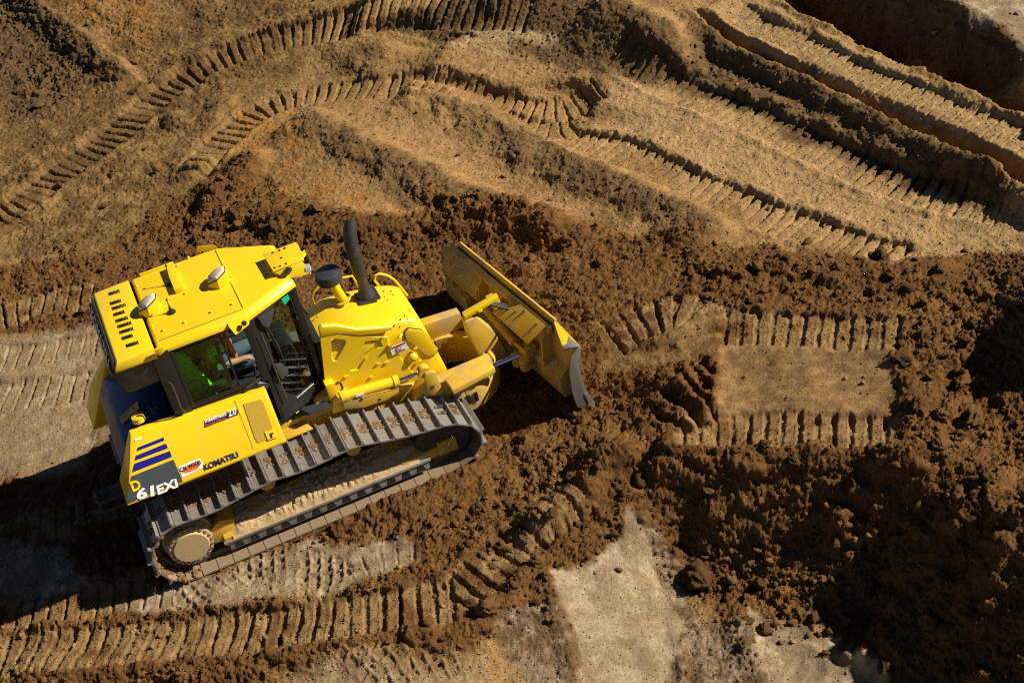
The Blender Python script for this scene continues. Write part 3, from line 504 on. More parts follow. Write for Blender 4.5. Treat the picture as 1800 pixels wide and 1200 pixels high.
# ------------------------------------------------------------------ mesh helpers
class MB:
    def __init__(s): s.v = []; s.f = []
    def add(s, vs, fs):
        o = len(s.v); s.v += [tuple(map(float, p)) for p in vs]; s.f += [tuple(i + o for i in q) for q in fs]; return s
    def box(s, x0, x1, y0, y1, z0, z1):
        return s.hexa([(x0, y0, z0), (x1, y0, z0), (x1, y1, z0), (x0, y1, z0)], [(x0, y0, z1), (x1, y0, z1), (x1, y1, z1), (x0, y1, z1)])
    def hexa(s, a, b): return s.loft([a, b])
    def obox(s, c, ax, ay, az):
        c, ax, ay, az = map(Vector, (c, ax, ay, az))
        return s.hexa([c - ax - ay - az, c + ax - ay - az, c + ax + ay - az, c - ax + ay - az], [c - ax - ay + az, c + ax - ay + az, c + ax + ay + az, c - ax + ay + az])
    def loft(s, rings, cap=True, closed=False):
        n = len(rings[0]); vs = [p for r in rings for p in r]; fs = []
        m = len(rings); last = m if closed else m - 1
        for i in range(last):
            for j in range(n):
                k = (j + 1) % n; i2 = (i + 1) % m
                fs.append((i * n + j, i * n + k, i2 * n + k, i2 * n + j))
        if cap and not closed: fs += [tuple(range(n))[::-1], tuple((m - 1) * n + j for j in range(n))]
        return s.add(vs, fs)
    def prism(s, poly, axis, a, b):
        def P(p, t): return (t, p[0], p[1]) if axis == 'x' else ((p[0], t, p[1]) if axis == 'y' else (p[0], p[1], t))
        return s.loft([[P(p, a) for p in poly], [P(p, b) for p in poly]])
    def slab(s, pts, nrm, th):
        n = Vector(nrm).normalized() * th
        return s.loft([[Vector(p) for p in pts], [Vector(p) + n for p in pts]])
    def cyl(s, p0, p1, r0, r1=None, seg=16):
        r1 = r0 if r1 is None else r1; return s.lathe([(0, r0), ((Vector(p1) - Vector(p0)).length, r1)], p0, Vector(p1) - Vector(p0), seg)
    def lathe(s, prof, o, axis, seg=20):
        a = Vector(axis).normalized(); u = a.orthogonal().normalized(); v = a.cross(u); o = Vector(o)
        return s.loft([[o + a * t + (u * math.cos(2 * math.pi * k / seg) + v * math.sin(2 * math.pi * k / seg)) * max(r, 1e-4) for k in range(seg)] for t, r in prof])
    def tube(s, pts, r, seg=8):
        pts = [Vector(p) for p in pts]; rings = []; u = None
        for i, p in enumerate(pts):
            d = ((pts[min(i + 1, len(pts) - 1)] - p).normalized() + (p - pts[max(i - 1, 0)]).normalized()).normalized()
            u = d.orthogonal().normalized() if u is None else (u - d * u.dot(d)).normalized()
            v = d.cross(u); rr = r[i] if isinstance(r, (list, tuple)) else r
            rings.append([p + (u * math.cos(2 * math.pi * k / seg) + v * math.sin(2 * math.pi * k / seg)) * rr for k in range(seg)])
        return s.loft(rings)
    def ball(s, c, r, seg=14, sq=(1, 1, 1)):
        rings = []
        for i in range(1, seg // 2):
            t = math.pi * i / (seg // 2)
            rings.append([(c[0] + r * sq[0] * math.sin(t) * math.cos(2 * math.pi * k / seg), c[1] + r * sq[1] * math.sin(t) * math.sin(2 * math.pi * k / seg), c[2] - r * sq[2] * math.cos(t)) for k in range(seg)])
        return s.loft(rings)
    def mesh(s, name, mat, bevel=0.0, seg=2, smooth=True, ang=32):
        bm = bmesh.new(); vs = [bm.verts.new(p) for p in s.v]
        for q in s.f:
            try: bm.faces.new([vs[i] for i in q])
            except ValueError: pass
        bmesh.ops.recalc_face_normals(bm, faces=bm.faces[:])
        if bevel:
            ed = [e for e in bm.edges if len(e.link_faces) == 2 and e.calc_face_angle(0) > 0.5]
            bmesh.ops.bevel(bm, geom=ed, offset=bevel, segments=seg, affect='EDGES', clamp_overlap=True, profile=0.6)
        me = bpy.data.meshes.new(name); bm.to_mesh(me); bm.free()
        me.materials.append(M[mat] if isinstance(mat, str) else mat)
        if smooth:
            for p in me.polygons: p.use_smooth = True
            me.set_sharp_from_angle(angle=R_(ang))
        return me
    def build(s, name, mat, parent=None, bevel=0.0, label=None, **k):
        o = bpy.data.objects.new(name, s.mesh(name, mat, bevel, **k)); COL.objects.link(o)
        if parent is not None: o.parent = parent
        if label: o['label'] = label
        return o
def plate(outer, holes, place, th, name, mat, parent, bevel=0.004, label=None):
    """A plate with holes: 2-D outlines filled, thickened by th; place(u, v, w) gives the 3-D point."""
    bm = bmesh.new(); edges = []
    for lp in [outer] + holes:
        vs = [bm.verts.new((p[0], p[1], 0)) for p in lp]
        edges += [bm.edges.new((vs[i], vs[(i + 1) % len(vs)])) for i in range(len(vs))]
    bmesh.ops.triangle_fill(bm, edges=edges, use_beauty=True, use_dissolve=False)
    r = bmesh.ops.extrude_face_region(bm, geom=bm.faces[:])
    for e in r['geom']:
        if isinstance(e, bmesh.types.BMVert): e.co.z = th
    bmesh.ops.dissolve_limit(bm, angle_limit=0.02, verts=bm.verts[:], edges=bm.edges[:])
    for v in bm.verts: v.co = place(v.co.x, v.co.y, v.co.z)
    bmesh.ops.recalc_face_normals(bm, faces=bm.faces[:])
    if bevel:
        ed = [e for e in bm.edges if len(e.link_faces) == 2 and e.calc_face_angle(0) > 0.6]
        bmesh.ops.bevel(bm, geom=ed, offset=bevel, segments=1, affect='EDGES', clamp_overlap=True)
    me = bpy.data.meshes.new(name); bm.to_mesh(me); bm.free(); me.materials.append(M[mat])
    o = bpy.data.objects.new(name, me); COL.objects.link(o); o.parent = parent
    if label: o['label'] = label
    return o
def lettering(body, name, p0, p1, up, mat, parent, bold=0.0, shear=0.0, height=None, lift=0.004):
    """Flat print: letters set along p0..p1 with their tops towards up, a few millimetres off the surface."""
    cu = bpy.data.curves.new(name, 'FONT'); cu.body = body; cu.extrude = 0.02; cu.offset = bold; cu.shear = shear; cu.resolution_u = 3
    t = bpy.data.objects.new(name, cu); COL.objects.link(t)
    dg = bpy.context.evaluated_depsgraph_get(); me = bpy.data.meshes.new_from_object(t.evaluated_get(dg)); bpy.data.objects.remove(t)
    p0 = Vector(p0); p1 = Vector(p1); ax = (p1 - p0); L = ax.length; ax.normalize(); up = Vector(up); up = (up - ax * up.dot(ax)).normalized(); nz = ax.cross(up)
    xs = [v.co.x for v in me.vertices]; ys = [v.co.y for v in me.vertices]; x0, x1 = min(xs), max(xs); y0, y1 = min(ys), max(ys)
    sx = L / (x1 - x0); sy = (height / (y1 - y0)) if height else sx
    for v in me.vertices: v.co = p0 + ax * (v.co.x - x0) * sx + up * (v.co.y - y0) * sy + nz * (lift + v.co.z * 0.05)
    me.materials.clear(); me.materials.append(M[mat])
    o = bpy.data.objects.new(name, me); COL.objects.link(o); o.parent = parent; return o

# ------------------------------------------------------------------ the bulldozer
dz = bpy.data.objects.new("bulldozer", None); COL.objects.link(dz); dz.empty_display_size = 0.3
dz['label'] = "yellow crawler bulldozer with black cab pushing dark soil with its angled blade"; dz['category'] = "bulldozer"

# --- crawler tracks
PATH = [(0.0, 0.012), (0.1, 0.0), (3.22, 0.0), (3.45, 0.035), (3.60, 0.11), (3.69, 0.20), (3.735, 0.36), (3.67, 0.53), (3.54, 0.645), (3.34, 0.735), (3.15, 0.757), (2.96, 0.785), (2.78, 0.822), (2.6, 0.866), (2.406, 0.922),
        (2.223, 0.955), (2.035, 0.945), (1.856, 0.925), (1.665, 0.918), (1.478, 0.925), (1.279, 0.955), (1.077, 0.932), (0.908, 0.905), (0.72, 0.875), (0.544, 0.855), (0.36, 0.86), (0.171, 0.876), (0.02, 0.865), (-0.114, 0.80), (-0.235, 0.66), (-0.295, 0.511), (-0.29, 0.34), (-0.225, 0.18), (-0.12, 0.065)]
def closed_path(P, n):
    P = np.array(P + [P[0]]); d = np.concatenate([[0], np.cumsum(np.hypot(*np.diff(P, axis=0).T))])
    s = np.linspace(0, d[-1], 800, endpoint=False); Q = np.array([np.interp(s, d, P[:, 0]), np.interp(s, d, P[:, 1])]).T
    for _ in range(14): Q = 0.25 * np.roll(Q, 1, 0) + 0.5 * Q + 0.25 * np.roll(Q, -1, 0)
    L = d[-1]; N = round(L / 0.19)
    k = (np.arange(N) * 800 / N + n) % 800
    i = k.astype(int); return Q[i], Q[(i + 12) % 800] - Q[(i - 12) % 800], N, L / N
sh = MB(); PT = 0.19
sh.prism([(-0.088, -0.016), (0.094, -0.016), (0.094, 0.0), (0.080, 0.004), (-0.060, 0.004), (-0.068, 0.06), (-0.084, 0.06), (-0.090, 0.0)], 'y', -0.30, 0.30)
sh.prism([(0.082, 0.0), (0.096, 0.0), (0.096, 0.014), (0.086, 0.014)], 'y', -0.30, 0.30)
for bx in (-0.025, 0.045):
    for by in (-0.062, 0.062): sh.lathe([(0, 0.016), (0.012, 0.016), (0.017, 0.009)], (bx, by, 0.003), (0, 0, 1), 6)
shoe_mesh = sh.mesh("track_shoe", 'steel', 0.0, smooth=False); shoe_low = sh.mesh("track_shoe", 'steel_dusty', 0.0, smooth=False)
mudm = MB()
for side in (-1, 1):
    Q, T, N, PT = closed_path(PATH, 5)
    ch = MB()
    for q, t in zip(Q, T):
        t = Vector((t[0], 0, t[1])).normalized(); n = Vector((t.z, 0, -t.x)); c = Vector((q[0], side * 0.95, q[1]))
        for yy in (-0.085, 0.085):
            ch.obox(c - n * 0.062 + Vector((0, yy, 0)) + t * (0.02 if yy > 0 else -0.02), t * 0.085, Vector((0, 0.02, 0)), n * 0.042)
        ch.cyl(c - n * 0.065 + t * 0.09 - Vector((0, 0.11, 0)), c - n * 0.065 + t * 0.09 + Vector((0, 0.11, 0)), 0.028, seg=8)
    chain = ch.build("crawler_track", 'steel_dark', dz, label="right track, the one nearest the camera" if side < 0 else None)
    for i, (q, t) in enumerate(zip(Q, T)):
        t = Vector((t[0], 0, t[1])).normalized(); n = Vector((t.z, 0, -t.x))
        o = bpy.data.objects.new("track_shoe", shoe_mesh if q[1] > 0.3 else shoe_low); COL.objects.link(o); o.parent = chain
        jit = random.uniform(-0.012, 0.012)
        mt = Matrix(((t.x, 0, n.x, q[0]), (0, -1, 0, side * 0.95), (t.z, 0, n.z, q[1]), (0, 0, 0, 1)))
        o.matrix_local = mt @ Matrix.Rotation(jit, 4, 'Y')
    yo = side * 1.12
    def YS(a): return side * a
    # track frame with its sloping top, roller guard, final drive, sprocket, idler and rollers
    fr = MB(); sec = [(YS(1.10), 0.15), (YS(1.10), 0.268), (YS(0.98), 0.40), (YS(0.80), 0.42), (YS(0.80), 0.15)]
    fr.prism(sec, 'x', 0.52, 2.78)
    fr.prism([(0.40, 0.22), (0.62, 0.20), (0.72, 0.47), (0.55, 0.52), (0.42, 0.44)], 'y', YS(0.82), YS(1.06))
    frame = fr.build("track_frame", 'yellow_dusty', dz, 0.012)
    yk = MB(); yk.hexa([(2.74, YS(0.84), 0.18), (3.28, YS(0.90), 0.20), (3.28, YS(1.10), 0.20), (2.74, YS(1.10), 0.18)], [(2.74, YS(0.84), 0.42), (3.28, YS(0.90), 0.36), (3.28, YS(1.10), 0.33), (2.74, YS(1.10), 0.30)])
    yk.box(3.20, 3.44, min(YS(1.08), YS(1.125)), max(YS(1.08), YS(1.125)), 0.20, 0.40)
    for zz in (0.27, 0.34): yk.lathe([(0, .02), (.02, .02)], (3.32, YS(1.12), zz), (0, side, 0), 6)
    yk.build("idler_yoke", 'yellow_dusty', frame, 0.01)
    rg = MB(); rg.box(0.55, 3.05, min(YS(1.085), YS(1.125)), max(YS(1.085), YS(1.125)), 0.085, 0.20); rg.box(0.50, 3.08, min(YS(1.05), YS(1.14)), max(YS(1.05), YS(1.14)), 0.20, 0.235)
    rg.build("roller_guard", 'steel', frame, 0.006)
    gm = MB(); gm.prism([(-0.055, 0.10), (0.055, 0.10), (0.035, 0.185), (-0.035, 0.185)], 'y', YS(1.10), YS(1.129)); gm = gm.mesh("guard_slot", 'rubber', smooth=False)
    for i in range(13):
        o = bpy.data.objects.new("guard_slot", gm); COL.objects.link(o); o.parent = frame; o.location = (0.66 + i * 0.19, 0, 0)
    for i in range(7):
        x = 0.62 + i * 0.38; rl = MB(); rl.cyl((x, YS(0.80), 0.155), (x, YS(1.06), 0.155), 0.10, seg=14); rl.build("track_roller", 'steel_dark', frame, 0.01)
    for x, z in ((1.20, 0.80), (2.25, 0.80)):
        cr_ = MB(); cr_.lathe([(0, 0.07), (0.02, 0.078), (0.14, 0.078), (0.16, 0.09), (0.24, 0.09), (0.245, 0.05), (0.255, 0.05)], (x, YS(0.86), z), (0, side, 0), 20)
        cr_.build("carrier_roller", 'yellow_dusty', dz)
    idl = MB(); idl.lathe([(0, 0.30), (0.05, 0.355), (0.09, 0.355), (0.095, 0.30), (0.10, 0.12), (0.16, 0.12), (0.165, 0.30), (0.17, 0.355), (0.21, 0.355), (0.26, 0.30)], (3.33, YS(0.82), 0.385), (0, side, 0), 32)
    idl.build("idler_wheel", 'steel_dark', dz)
    spk = []
    for k in range(26 * 4):
        a = 2 * math.pi * k / (26 * 4); r = 0.385 if k % 4 in (0, 1) else 0.33; spk.append((0.13 + r * math.cos(a), 0.435 + r * math.sin(a)))
    sp = MB(); sp.prism(spk, 'y', YS(0.91), YS(0.99)); sp.build("sprocket", 'steel_dark', dz, 0.006)
    fd = MB(); fd.lathe([(0, 0.30), (0.20, 0.30), (0.21, 0.275), (0.27, 0.265), (0.275, 0.255), (0.32, 0.252), (0.325, 0.262), (0.352, 0.262), (0.36, 0.215), (0.385, 0.20), (0.387, 0.02)], (0.155, YS(0.80), 0.415), (0, side, 0), 40)
    hub = fd.build("final_drive", 'hub', dz)
    hbm = MB(); hbm.lathe([(0, 0.019), (0.02, 0.019), (0.024, 0.012)], (0, 0, 0), (0, side, 0), 6); hbm = hbm.mesh("hub_bolt", 'steel', smooth=False)
    for k in range(22):
        a = 2 * math.pi * k / 22; o = bpy.data.objects.new("hub_bolt", hbm); COL.objects.link(o); o.parent = hub; o.location = (0.155 + 0.24 * math.cos(a), YS(1.151), 0.415 + 0.24 * math.sin(a))
    # dried mud caked on the track frame
    nx_, ny_ = 190, 34; gx = np.linspace(0.62, 2.95, nx_); gt = np.linspace(0, 1, ny_)
    GXm, GTm = np.meshgrid(gx, gt); yy = 0.76 + 0.37 * GTm; base = np.where(yy < 0.98, 0.425 - (yy - .8) * 0.11, 0.405 - (yy - 0.98) * 1.03)
    fx = GXm.ravel(); fy = (yy * 3 + side).ravel(); nz_ = (0.5 + fbm(fx, fy, 3.0, 4, 0.6, k=400)).reshape(GXm.shape); lm_ = lumps(fx, fy / 3, 0.06, 7, 0.75).reshape(GXm.shape) * 0.06 + lumps(fx + 5, fy / 3, 0.03, 8, 0.7).reshape(GXm.shape) * 0.03
    amt = ss(0.0, 0.12, GTm) * ss(1.0, 0.88, GTm) * ss(0.62, 0.75, GXm) * ss(2.95, 2.75, GXm) * (0.30 + 0.7 * ss(1.0, 1.25, GXm) * ss(2.55, 2.25, GXm) + 0.5 * ss(0.95, 0.8, GXm))
    zz = base - 0.014 + amt * (0.034 * nz_ + 1.25 * lm_ + 0.012)
    mb = MB(); ids_ = np.arange(nx_ * ny_).reshape(ny_, nx_)
    mb.v = [tuple(map(float, p)) for p in np.stack([GXm.ravel(), side * yy.ravel(), zz.ravel()], 1)]
    mb.f = [tuple(int(a) for a in f) for f in np.stack([ids_[:-1, :-1], ids_[:-1, 1:], ids_[1:, 1:], ids_[1:, :-1]], -1).reshape(-1, 4)]
    mo = mb.build("dried_mud", 'mud', frame, label="crumbly tan mud caked along the track frame"); mo['kind'] = 'stuff'
    # lumps of brown soil stuck between the bolts of the upper shoes
    ml = MB()
    for q, t in zip(Q, T):
        if q[1] > 0.6 and random.random() < 0.9:
            t = Vector((t[0], 0, t[1])).normalized(); n = Vector((t.z, 0, -t.x))
            for _ in range(random.randint(5, 11)):
                c = Vector((q[0], side * 0.95 + random.uniform(-0.09, 0.09), q[1])) + t * random.uniform(-0.01, 0.07) + n * 0.004
                ml.ball(c, random.uniform(0.012, 0.034), 8, (1.2, 1.2, 0.6))
    for q, t in zip(Q, T):
        if q[0] < 0.22 and q[1] < 0.75:
            t = Vector((t[0], 0, t[1])).normalized(); n = Vector((t.z, 0, -t.x))
            for _ in range(16):
                c_ = Vector((q[0], side * (0.95 + random.uniform(-0.1, 0.29)), q[1])) + t * random.uniform(-0.09, 0.09) - n * 0.02
                ml.ball(c_, random.uniform(0.015, 0.04), 8, (1, 1.3, 1))
    mo = ml.build("stuck_soil", 'mud_brown', chain); mo['kind'] = 'stuff'

# --- hull between the tracks
hl = MB(); hl.prism([(0.25, 0.42), (3.30, 0.36), (3.45, 0.55), (3.45, 0.84), (2.2, 1.06), (0.25, 1.10)], 'y', -0.53, 0.53)
hl.prism([(1.9, 1.05), (2.45, 0.92), (2.45, 1.20), (2.1, 1.24)], 'y', -0.56, 0.56)
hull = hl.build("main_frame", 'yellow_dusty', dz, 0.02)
for sd in (-1, 1):
    fp = MB(); a = [(1.584,-0.533,1.0),(1.858,-0.515,1.0),(1.918,-0.715,1.0),(1.579,-0.722,1.0)]
    fp.slab([(p[0], -sd * p[1], 0.98) for p in a], (0, 0, 1), 0.02); fp.build("track_guard_plate", 'yellow_dusty', hull, 0.004)
# --- drawbar at the rear
db = MB(); db.box(-0.60, 0.3, -0.11, 0.11, 0.44, 0.50); db.box(-0.60, 0.2, -0.11, 0.11, 0.60, 0.65); db.box(-0.25, 0.3, -0.3, 0.3, 0.36, 0.95)
db.lathe([(0, .11), (.06, .11)], (-0.60, 0, 0.44), (0, 0, 1), 18); db.lathe([(0, .11), (.05, .11)], (-0.60, 0, 0.60), (0, 0, 1), 18); db.cyl((-0.66, 0, 0.40), (-0.66, 0, 0.74), 0.035)
db.build("drawbar", 'steel_dark', dz, 0.01)

# --- rear side housings with the sloping top (the near one carries the print)
SLN = Vector((0, -0.8246, 0.5659)); SLD = Vector((0, -0.5659, -0.8246))
def S(x, t, off=0.0, sd=-1):
    p = Vector((x, -0.80, 1.95)) + SLD * t + SLN * off
    return Vector((p.x, p.y * -sd, p.z))
def housing(sd, name, mat, zb):
    def sec(xt, xb):
        f = lambda z: xb + (xt - xb) * (z - 1.33) / (1.98 - 1.33)
        k = min(max((xt + 0.1) / 1.6, 0), 1); zt = 1.955 - 0.085 * k; yt = 0.80 - (zt - 1.95) * 0.6863
        return [(f(z), sd * y, z) for y, z in ((0.70, zt - 0.005), (yt - 0.02, zt + 0.005), (yt + 0.012, zt - 0.018), (1.19, 1.382), (1.196, 1.365), (1.18, min(zb, 1.345)), (1.16, min(zb, 1.34)), (0.70, zb))]
    mb = MB(); mb.loft([sec(0.04, -0.30), sec(0.10, -0.235), sec(1.50, 1.50), sec(1.555, 1.555)])
    return mb.build(name, mat, dz, 0.016)
near = housing(-1, "side_housing", 'yellow', 1.34); near['label'] = "right rear housing with blue stripes and lettering"
far = housing(1, "side_housing", 'yellow', 1.05)
def patch(pts, name, mat, off=0.003, th=0.003, lab=None):
    mb = MB(); mb.slab([S(x, min(t, 0.688), off) for x, t in pts], SLN, th); return mb.build(name, mat, near, label=lab)
for q in [[(0.022,0.19),(0.044,0.159),(0.337,0.158),(0.334,0.193)],[(-0.035,0.279),(-0.006,0.235),(0.337,0.23),(0.339,0.284)],[(-0.104,0.387),(-0.053,0.31),(0.347,0.322),(0.342,0.389)]]: patch(q, "stripe", 'blue_print')
patch([(-0.13,0.425),(0.348,0.424),(0.352,0.738),(-0.141,0.68),(-0.19,0.729),(-0.273,0.735),(-0.272,0.663)], "print_panel", 'grey_print', 0.003)
a = [(-0.175,0.591),(-0.076,0.593),(-0.146,0.493)]; lettering("D", "lettering", S(*a[0]), S(*a[1]), S(*a[2]) - S(*a[0]), 'yellow_print', near, 0.035, 0.0, height=0.115, lift=0.010)
a = [(-0.165,0.692),(0.038,0.719),(-0.133,0.592)]; lettering("61", "lettering", S(*a[0]), S(*a[1]), S(*a[2]) - S(*a[0]), 'white', near, 0.04, 0.12, height=0.12, lift=0.010)
a = [(0.057,0.722),(0.3,0.723),(0.08,0.637)]; lettering("EXi", "lettering", S(*a[0]), S(*a[1]), S(*a[2]) - S(*a[0]), 'white', near, 0.035, 0.12, height=0.10, lift=0.010)
patch([(0.364,0.519),(0.613,0.515),(0.624,0.628),(0.364,0.645)], "sticker", 'white', lab="white sticker with orange shape and black letters")
patch([(0.389,0.573),(0.426,0.549),(0.564,0.548),(0.598,0.557),(0.582,0.598),(0.536,0.619),(0.416,0.613),(0.391,0.598)], "sticker_print", 'orange_print', 0.007, 0.002)
a = [(0.372,0.585),(0.607,0.585),(0.377,0.55)]; lettering("C.N. WOOD", "sticker_print", S(*a[0]), S(*a[1]), S(*a[2]) - S(*a[0]), 'black', near, 0.02, height=0.05, lift=0.011)
patch([(0.782,0.224),(0.813,0.161),(1.186,0.172),(1.176,0.225)], "name_plate", 'navy_print')
a = [(0.808,0.193),(1.052,0.201),(0.816,0.157)]; lettering("Intelligent", "lettering", S(*a[0]), S(*a[1]), S(*a[2]) - S(*a[0]), 'white', near, 0.02, 0.1, height=0.055, lift=0.009)
a = [(0.801,0.219),(1.043,0.225),(0.805,0.2)]; lettering("MACHINE CONTROL", "lettering", S(*a[0]), S(*a[1]), S(*a[2]) - S(*a[0]), 'orange_print', near, 0.01, 0.0, height=0.022, lift=0.009)
a = [(1.072,0.214),(1.164,0.216),(1.084,0.16)]; lettering("2.0", "lettering", S(*a[0]), S(*a[1]), S(*a[2]) - S(*a[0]), 'white', near, 0.03, 0.1, height=0.075, lift=0.009)
TLN = Vector((0, -0.976, 0.22)); 
a = [(0.613,0.707),(1.012,0.717),(0.621,0.669)]
lettering("KOMATSU", "lettering", S(a[0][0], 0.668), S(a[1][0], 0.668), S(*a[2]) - S(*a[0]), 'navy_print', near, 0.035, 0.0, height=0.070, lift=0.006)
mb = MB(); mb.slab([S(x, t, 0.004) for x, t in [(1.265,0.141),(1.455,0.162),(1.476,0.21),(1.464,0.51),(1.384,0.506),(1.372,0.597),(1.262,0.6),(1.247,0.546)]], SLN, 0.003); mb.build("perforated_panel", 'mesh', near)
patch([(1.367,0.518),(1.462,0.525),(1.472,0.618),(1.372,0.616)], "latch", 'yellow', 0.0, 0.016)
patch([(1.41,0.552),(1.453,0.553),(1.453,0.569),(1.431,0.57),(1.429,0.607),(1.408,0.605)], "latch_handle", 'black', 0.014, 0.006)
patch([(1.19,0.066),(1.198,0.066),(1.193,0.645),(1.185,0.645)], "door_seam", 'yellow_worn_shade', 0.002, 0.001)
patch([(0.043,0.063),(0.119,0.063),(0.119,0.086),(0.043,0.087)], "warning_sticker", 'white')
for sd, hh in ((-1, near), (1, far)):
    mb = MB(); mb.tube([(p[0], -sd * p[1], p[2]) for p in [(0.223,-0.76,1.81),(0.254,-0.76,1.863),(0.291,-0.76,1.878),(0.478,-0.76,1.893),(0.526,-0.76,1.878),(0.528,-0.76,1.825)]], 0.017); mb.build("grab_handle", 'yellow', hh)
    mb = MB(); mb.lathe([(0, .075), (.06, .07), (.07, .03)], (0.16, sd * 0.66, 1.985), (0, 0, 1), 14); mb.build("filler_cap", 'yellow', hh)
mb = MB(); mb.tube([(0.469,-0.735,1.766),(0.644,-0.735,1.797),(0.982,-0.735,1.822),(1.156,-0.735,1.846)], 0.012); mb.build("cable", 'rubber', near)

# --- fuel tank behind the cab
ft = MB(); ft.prism([(-0.22, 0.95), (0.50, 0.95), (0.50, 1.85), (0.20, 1.85), (-0.10, 1.70), (-0.22, 1.5)], 'y', -0.69, 0.69)
tank = ft.build("fuel_tank", 'blue_tank', dz, 0.03)
mb = MB(); mb.hexa([(-0.05, -0.30, 1.735), (0.2, -0.30, 1.86), (0.2, -0.18, 1.86), (-0.05, -0.18, 1.735)], [(-0.05, -0.30, 1.755), (0.2, -0.30, 1.88), (0.2, -0.18, 1.88), (-0.05, -0.18, 1.755)]); mb.build("tank_strap", 'yellow_worn_shade', tank)
mb = MB(); mb.lathe([(0, .055), (.07, .055), (.08, .03)], (0.36, -0.52, 1.85), (0, 0, 1), 14); mb.tube([(0.40, -0.60, 1.85), (0.36, -0.62, 1.98), (0.30, -0.55, 2.04)], 0.018); mb.build("filler_neck", 'blue_tank', tank)

# --- cab
CO = [(0.62, -0.74), (1.60, -0.74), (2.24, -0.355), (2.24, 0.355), (1.60, 0.74), (0.62, 0.74)]
cb = MB(); cb.prism(CO, 'z', 1.24, 1.32)
cb.box(0.54, 0.62, -0.74, 0.74, 1.30, 2.78)                     # rear wall
for sd in (-1, 1):
    cb.box(0.54, 0.735, min(sd * 0.70, sd * 0.76), max(sd * 0.70, sd * 0.76), 1.33, 2.79)     # rear pillar
    cb.box(0.735, 1.62, min(sd * 0.705, sd * 0.745), max(sd * 0.705, sd * 0.745), 1.32, 1.93)  # side panel
    cb.box(0.735, 1.62, min(sd * 0.70, sd * 0.745), max(sd * 0.70, sd * 0.745), 2.735, 2.79)   # top rail
    cb.box(1.56, 1.655, min(sd * 0.665, sd * 0.745), max(sd * 0.665, sd * 0.745), 1.25, 2.79) # door pillar
    cb.obox((2.225, sd * 0.365, 2.02), (0.035, 0.0, 0), (0, 0.035, 0), (-0.0, 0, 0.77))         # front pillar
cb.box(2.20, 2.25, -0.34, 0.34, 1.25, 1.42); cb.box(2.20, 2.25, -0.34, 0.34, 2.72, 2.79)
cab = cb.build("cab", 'black', dz, 0.008)
def A(t, z, off=0.0, sd=-1):       # the slanting front corner of the cab: t along it from the door pillar
    p = Vector((1.6, -0.74, 0)) + Vector((0.8574, 0.5145, 0)) * t + Vector((0.5145, -0.8574, 0)) * off
    return Vector((p.x, -sd * p.y, z))
for sd in (-1, 1):
    o_ = [(0.05, 1.28), (0.74, 1.20), (0.745, 2.77), (0.03, 2.79)]
    h_ = [(0.24,2.721),(0.682,2.722),(0.774,2.399),(0.816,1.967),(0.713,1.397),(0.3,1.414),(0.144,1.665),(0.176,2.183)]
    plate(o_, [h_], lambda x, y, w_, sd=sd: A(x, y, -0.02 + w_, sd), 0.04, "door", 'black', cab, 0.006)
    mb = MB(); mb.slab([A(x, z, 0.0, sd) for x, z in [(0.06, 1.29), (0.72, 1.22), (0.73, 2.76), (0.06, 2.77)]], A(0, 0, 1, sd) - A(0, 0, 0, sd), 0.006); mb.build("door_glass", 'glass', cab)
mb = MB(); mb.box(2.215, 2.222, -0.335, 0.335, 1.42, 2.72); mb.build("windscreen", 'glass', cab)
for sd in (-1, 1):
    y0 = sd * 0.742
    mb = MB(); mb.box(0.735, 1.22, min(y0, y0 - sd * 0.006), max(y0, y0 - sd * 0.006), 1.97, 2.715); mb.build("side_window", 'green_glass', cab)
    mb = MB()
    mb.box(0.735, 0.775, min(y0, y0 + sd * .02), max(y0, y0 + sd * .02), 1.95, 2.74); mb.box(0.775, 1.535, min(y0, y0 + sd * .02), max(y0, y0 + sd * .02), 1.95, 2.0)
    mb.box(1.205, 1.245, min(y0, y0 + sd * .018), max(y0, y0 + sd * .018), 2.0, 2.72); mb.box(1.285, 1.31, min(y0 - sd * .03, y0 - sd * .008), max(y0 - sd * .03, y0 - sd * .008), 1.99, 2.72)
    mb.build("window_frame", 'black', cab, 0.004)
mb = MB(); mb.tube([(0.618,-0.8,2.416),(0.628,-0.81,2.353),(0.628,-0.81,2.212),(0.624,-0.81,2.037),(0.649,-0.78,1.95)], 0.014); mb.build("grab_handle", 'steel_dark', cab)
mb = MB(); mb.tube([(1.368,-0.76,1.93),(1.546,-0.76,1.994)], [0.02, 0.016]); mb.build("gas_strut", 'steel_dark', cab)
# lower apron of the cab, wipers with their motor housings, step
mb = MB(); mb.hexa([(1.50, -0.70, 1.30), (1.75, -0.66, 1.22), (1.75, -0.55, 1.22), (1.50, -0.62, 1.30)], [(1.48, -0.775, 1.95), (1.66, -0.74, 1.86), (1.70, -0.6, 1.9), (1.5, -0.66, 1.98)]); mb.build("cab_apron", 'plastic', cab, 0.03)
mb = MB(); mb.slab([A(t, z, 0.02) for t, z in [(0.123,2.067),(0.236,2.004),(0.272,1.857),(0.147,1.827),(0.123,1.944)]], A(0, 0, 1) - A(0, 0, 0), 0.06); mb.build("wiper_motor", 'plastic', cab, 0.01)
mb = MB(); mb.slab([A(t, z, 0.02) for t, z in [(0.126,2.739),(0.311,2.692),(0.369,2.692),(0.278,2.583),(0.21,2.533),(0.147,2.615)]], A(0, 0, 1) - A(0, 0, 0), 0.05); mb.build("wiper_motor", 'plastic', cab, 0.01)
mb = MB(); mb.tube([A(t, z, 0.07) for t, z in [(0.086,2.559),(0.098,2.347),(0.103,2.101),(0.112,1.864),(0.13,1.526)]], 0.010); mb.build("wiper", 'steel_dark', cab)
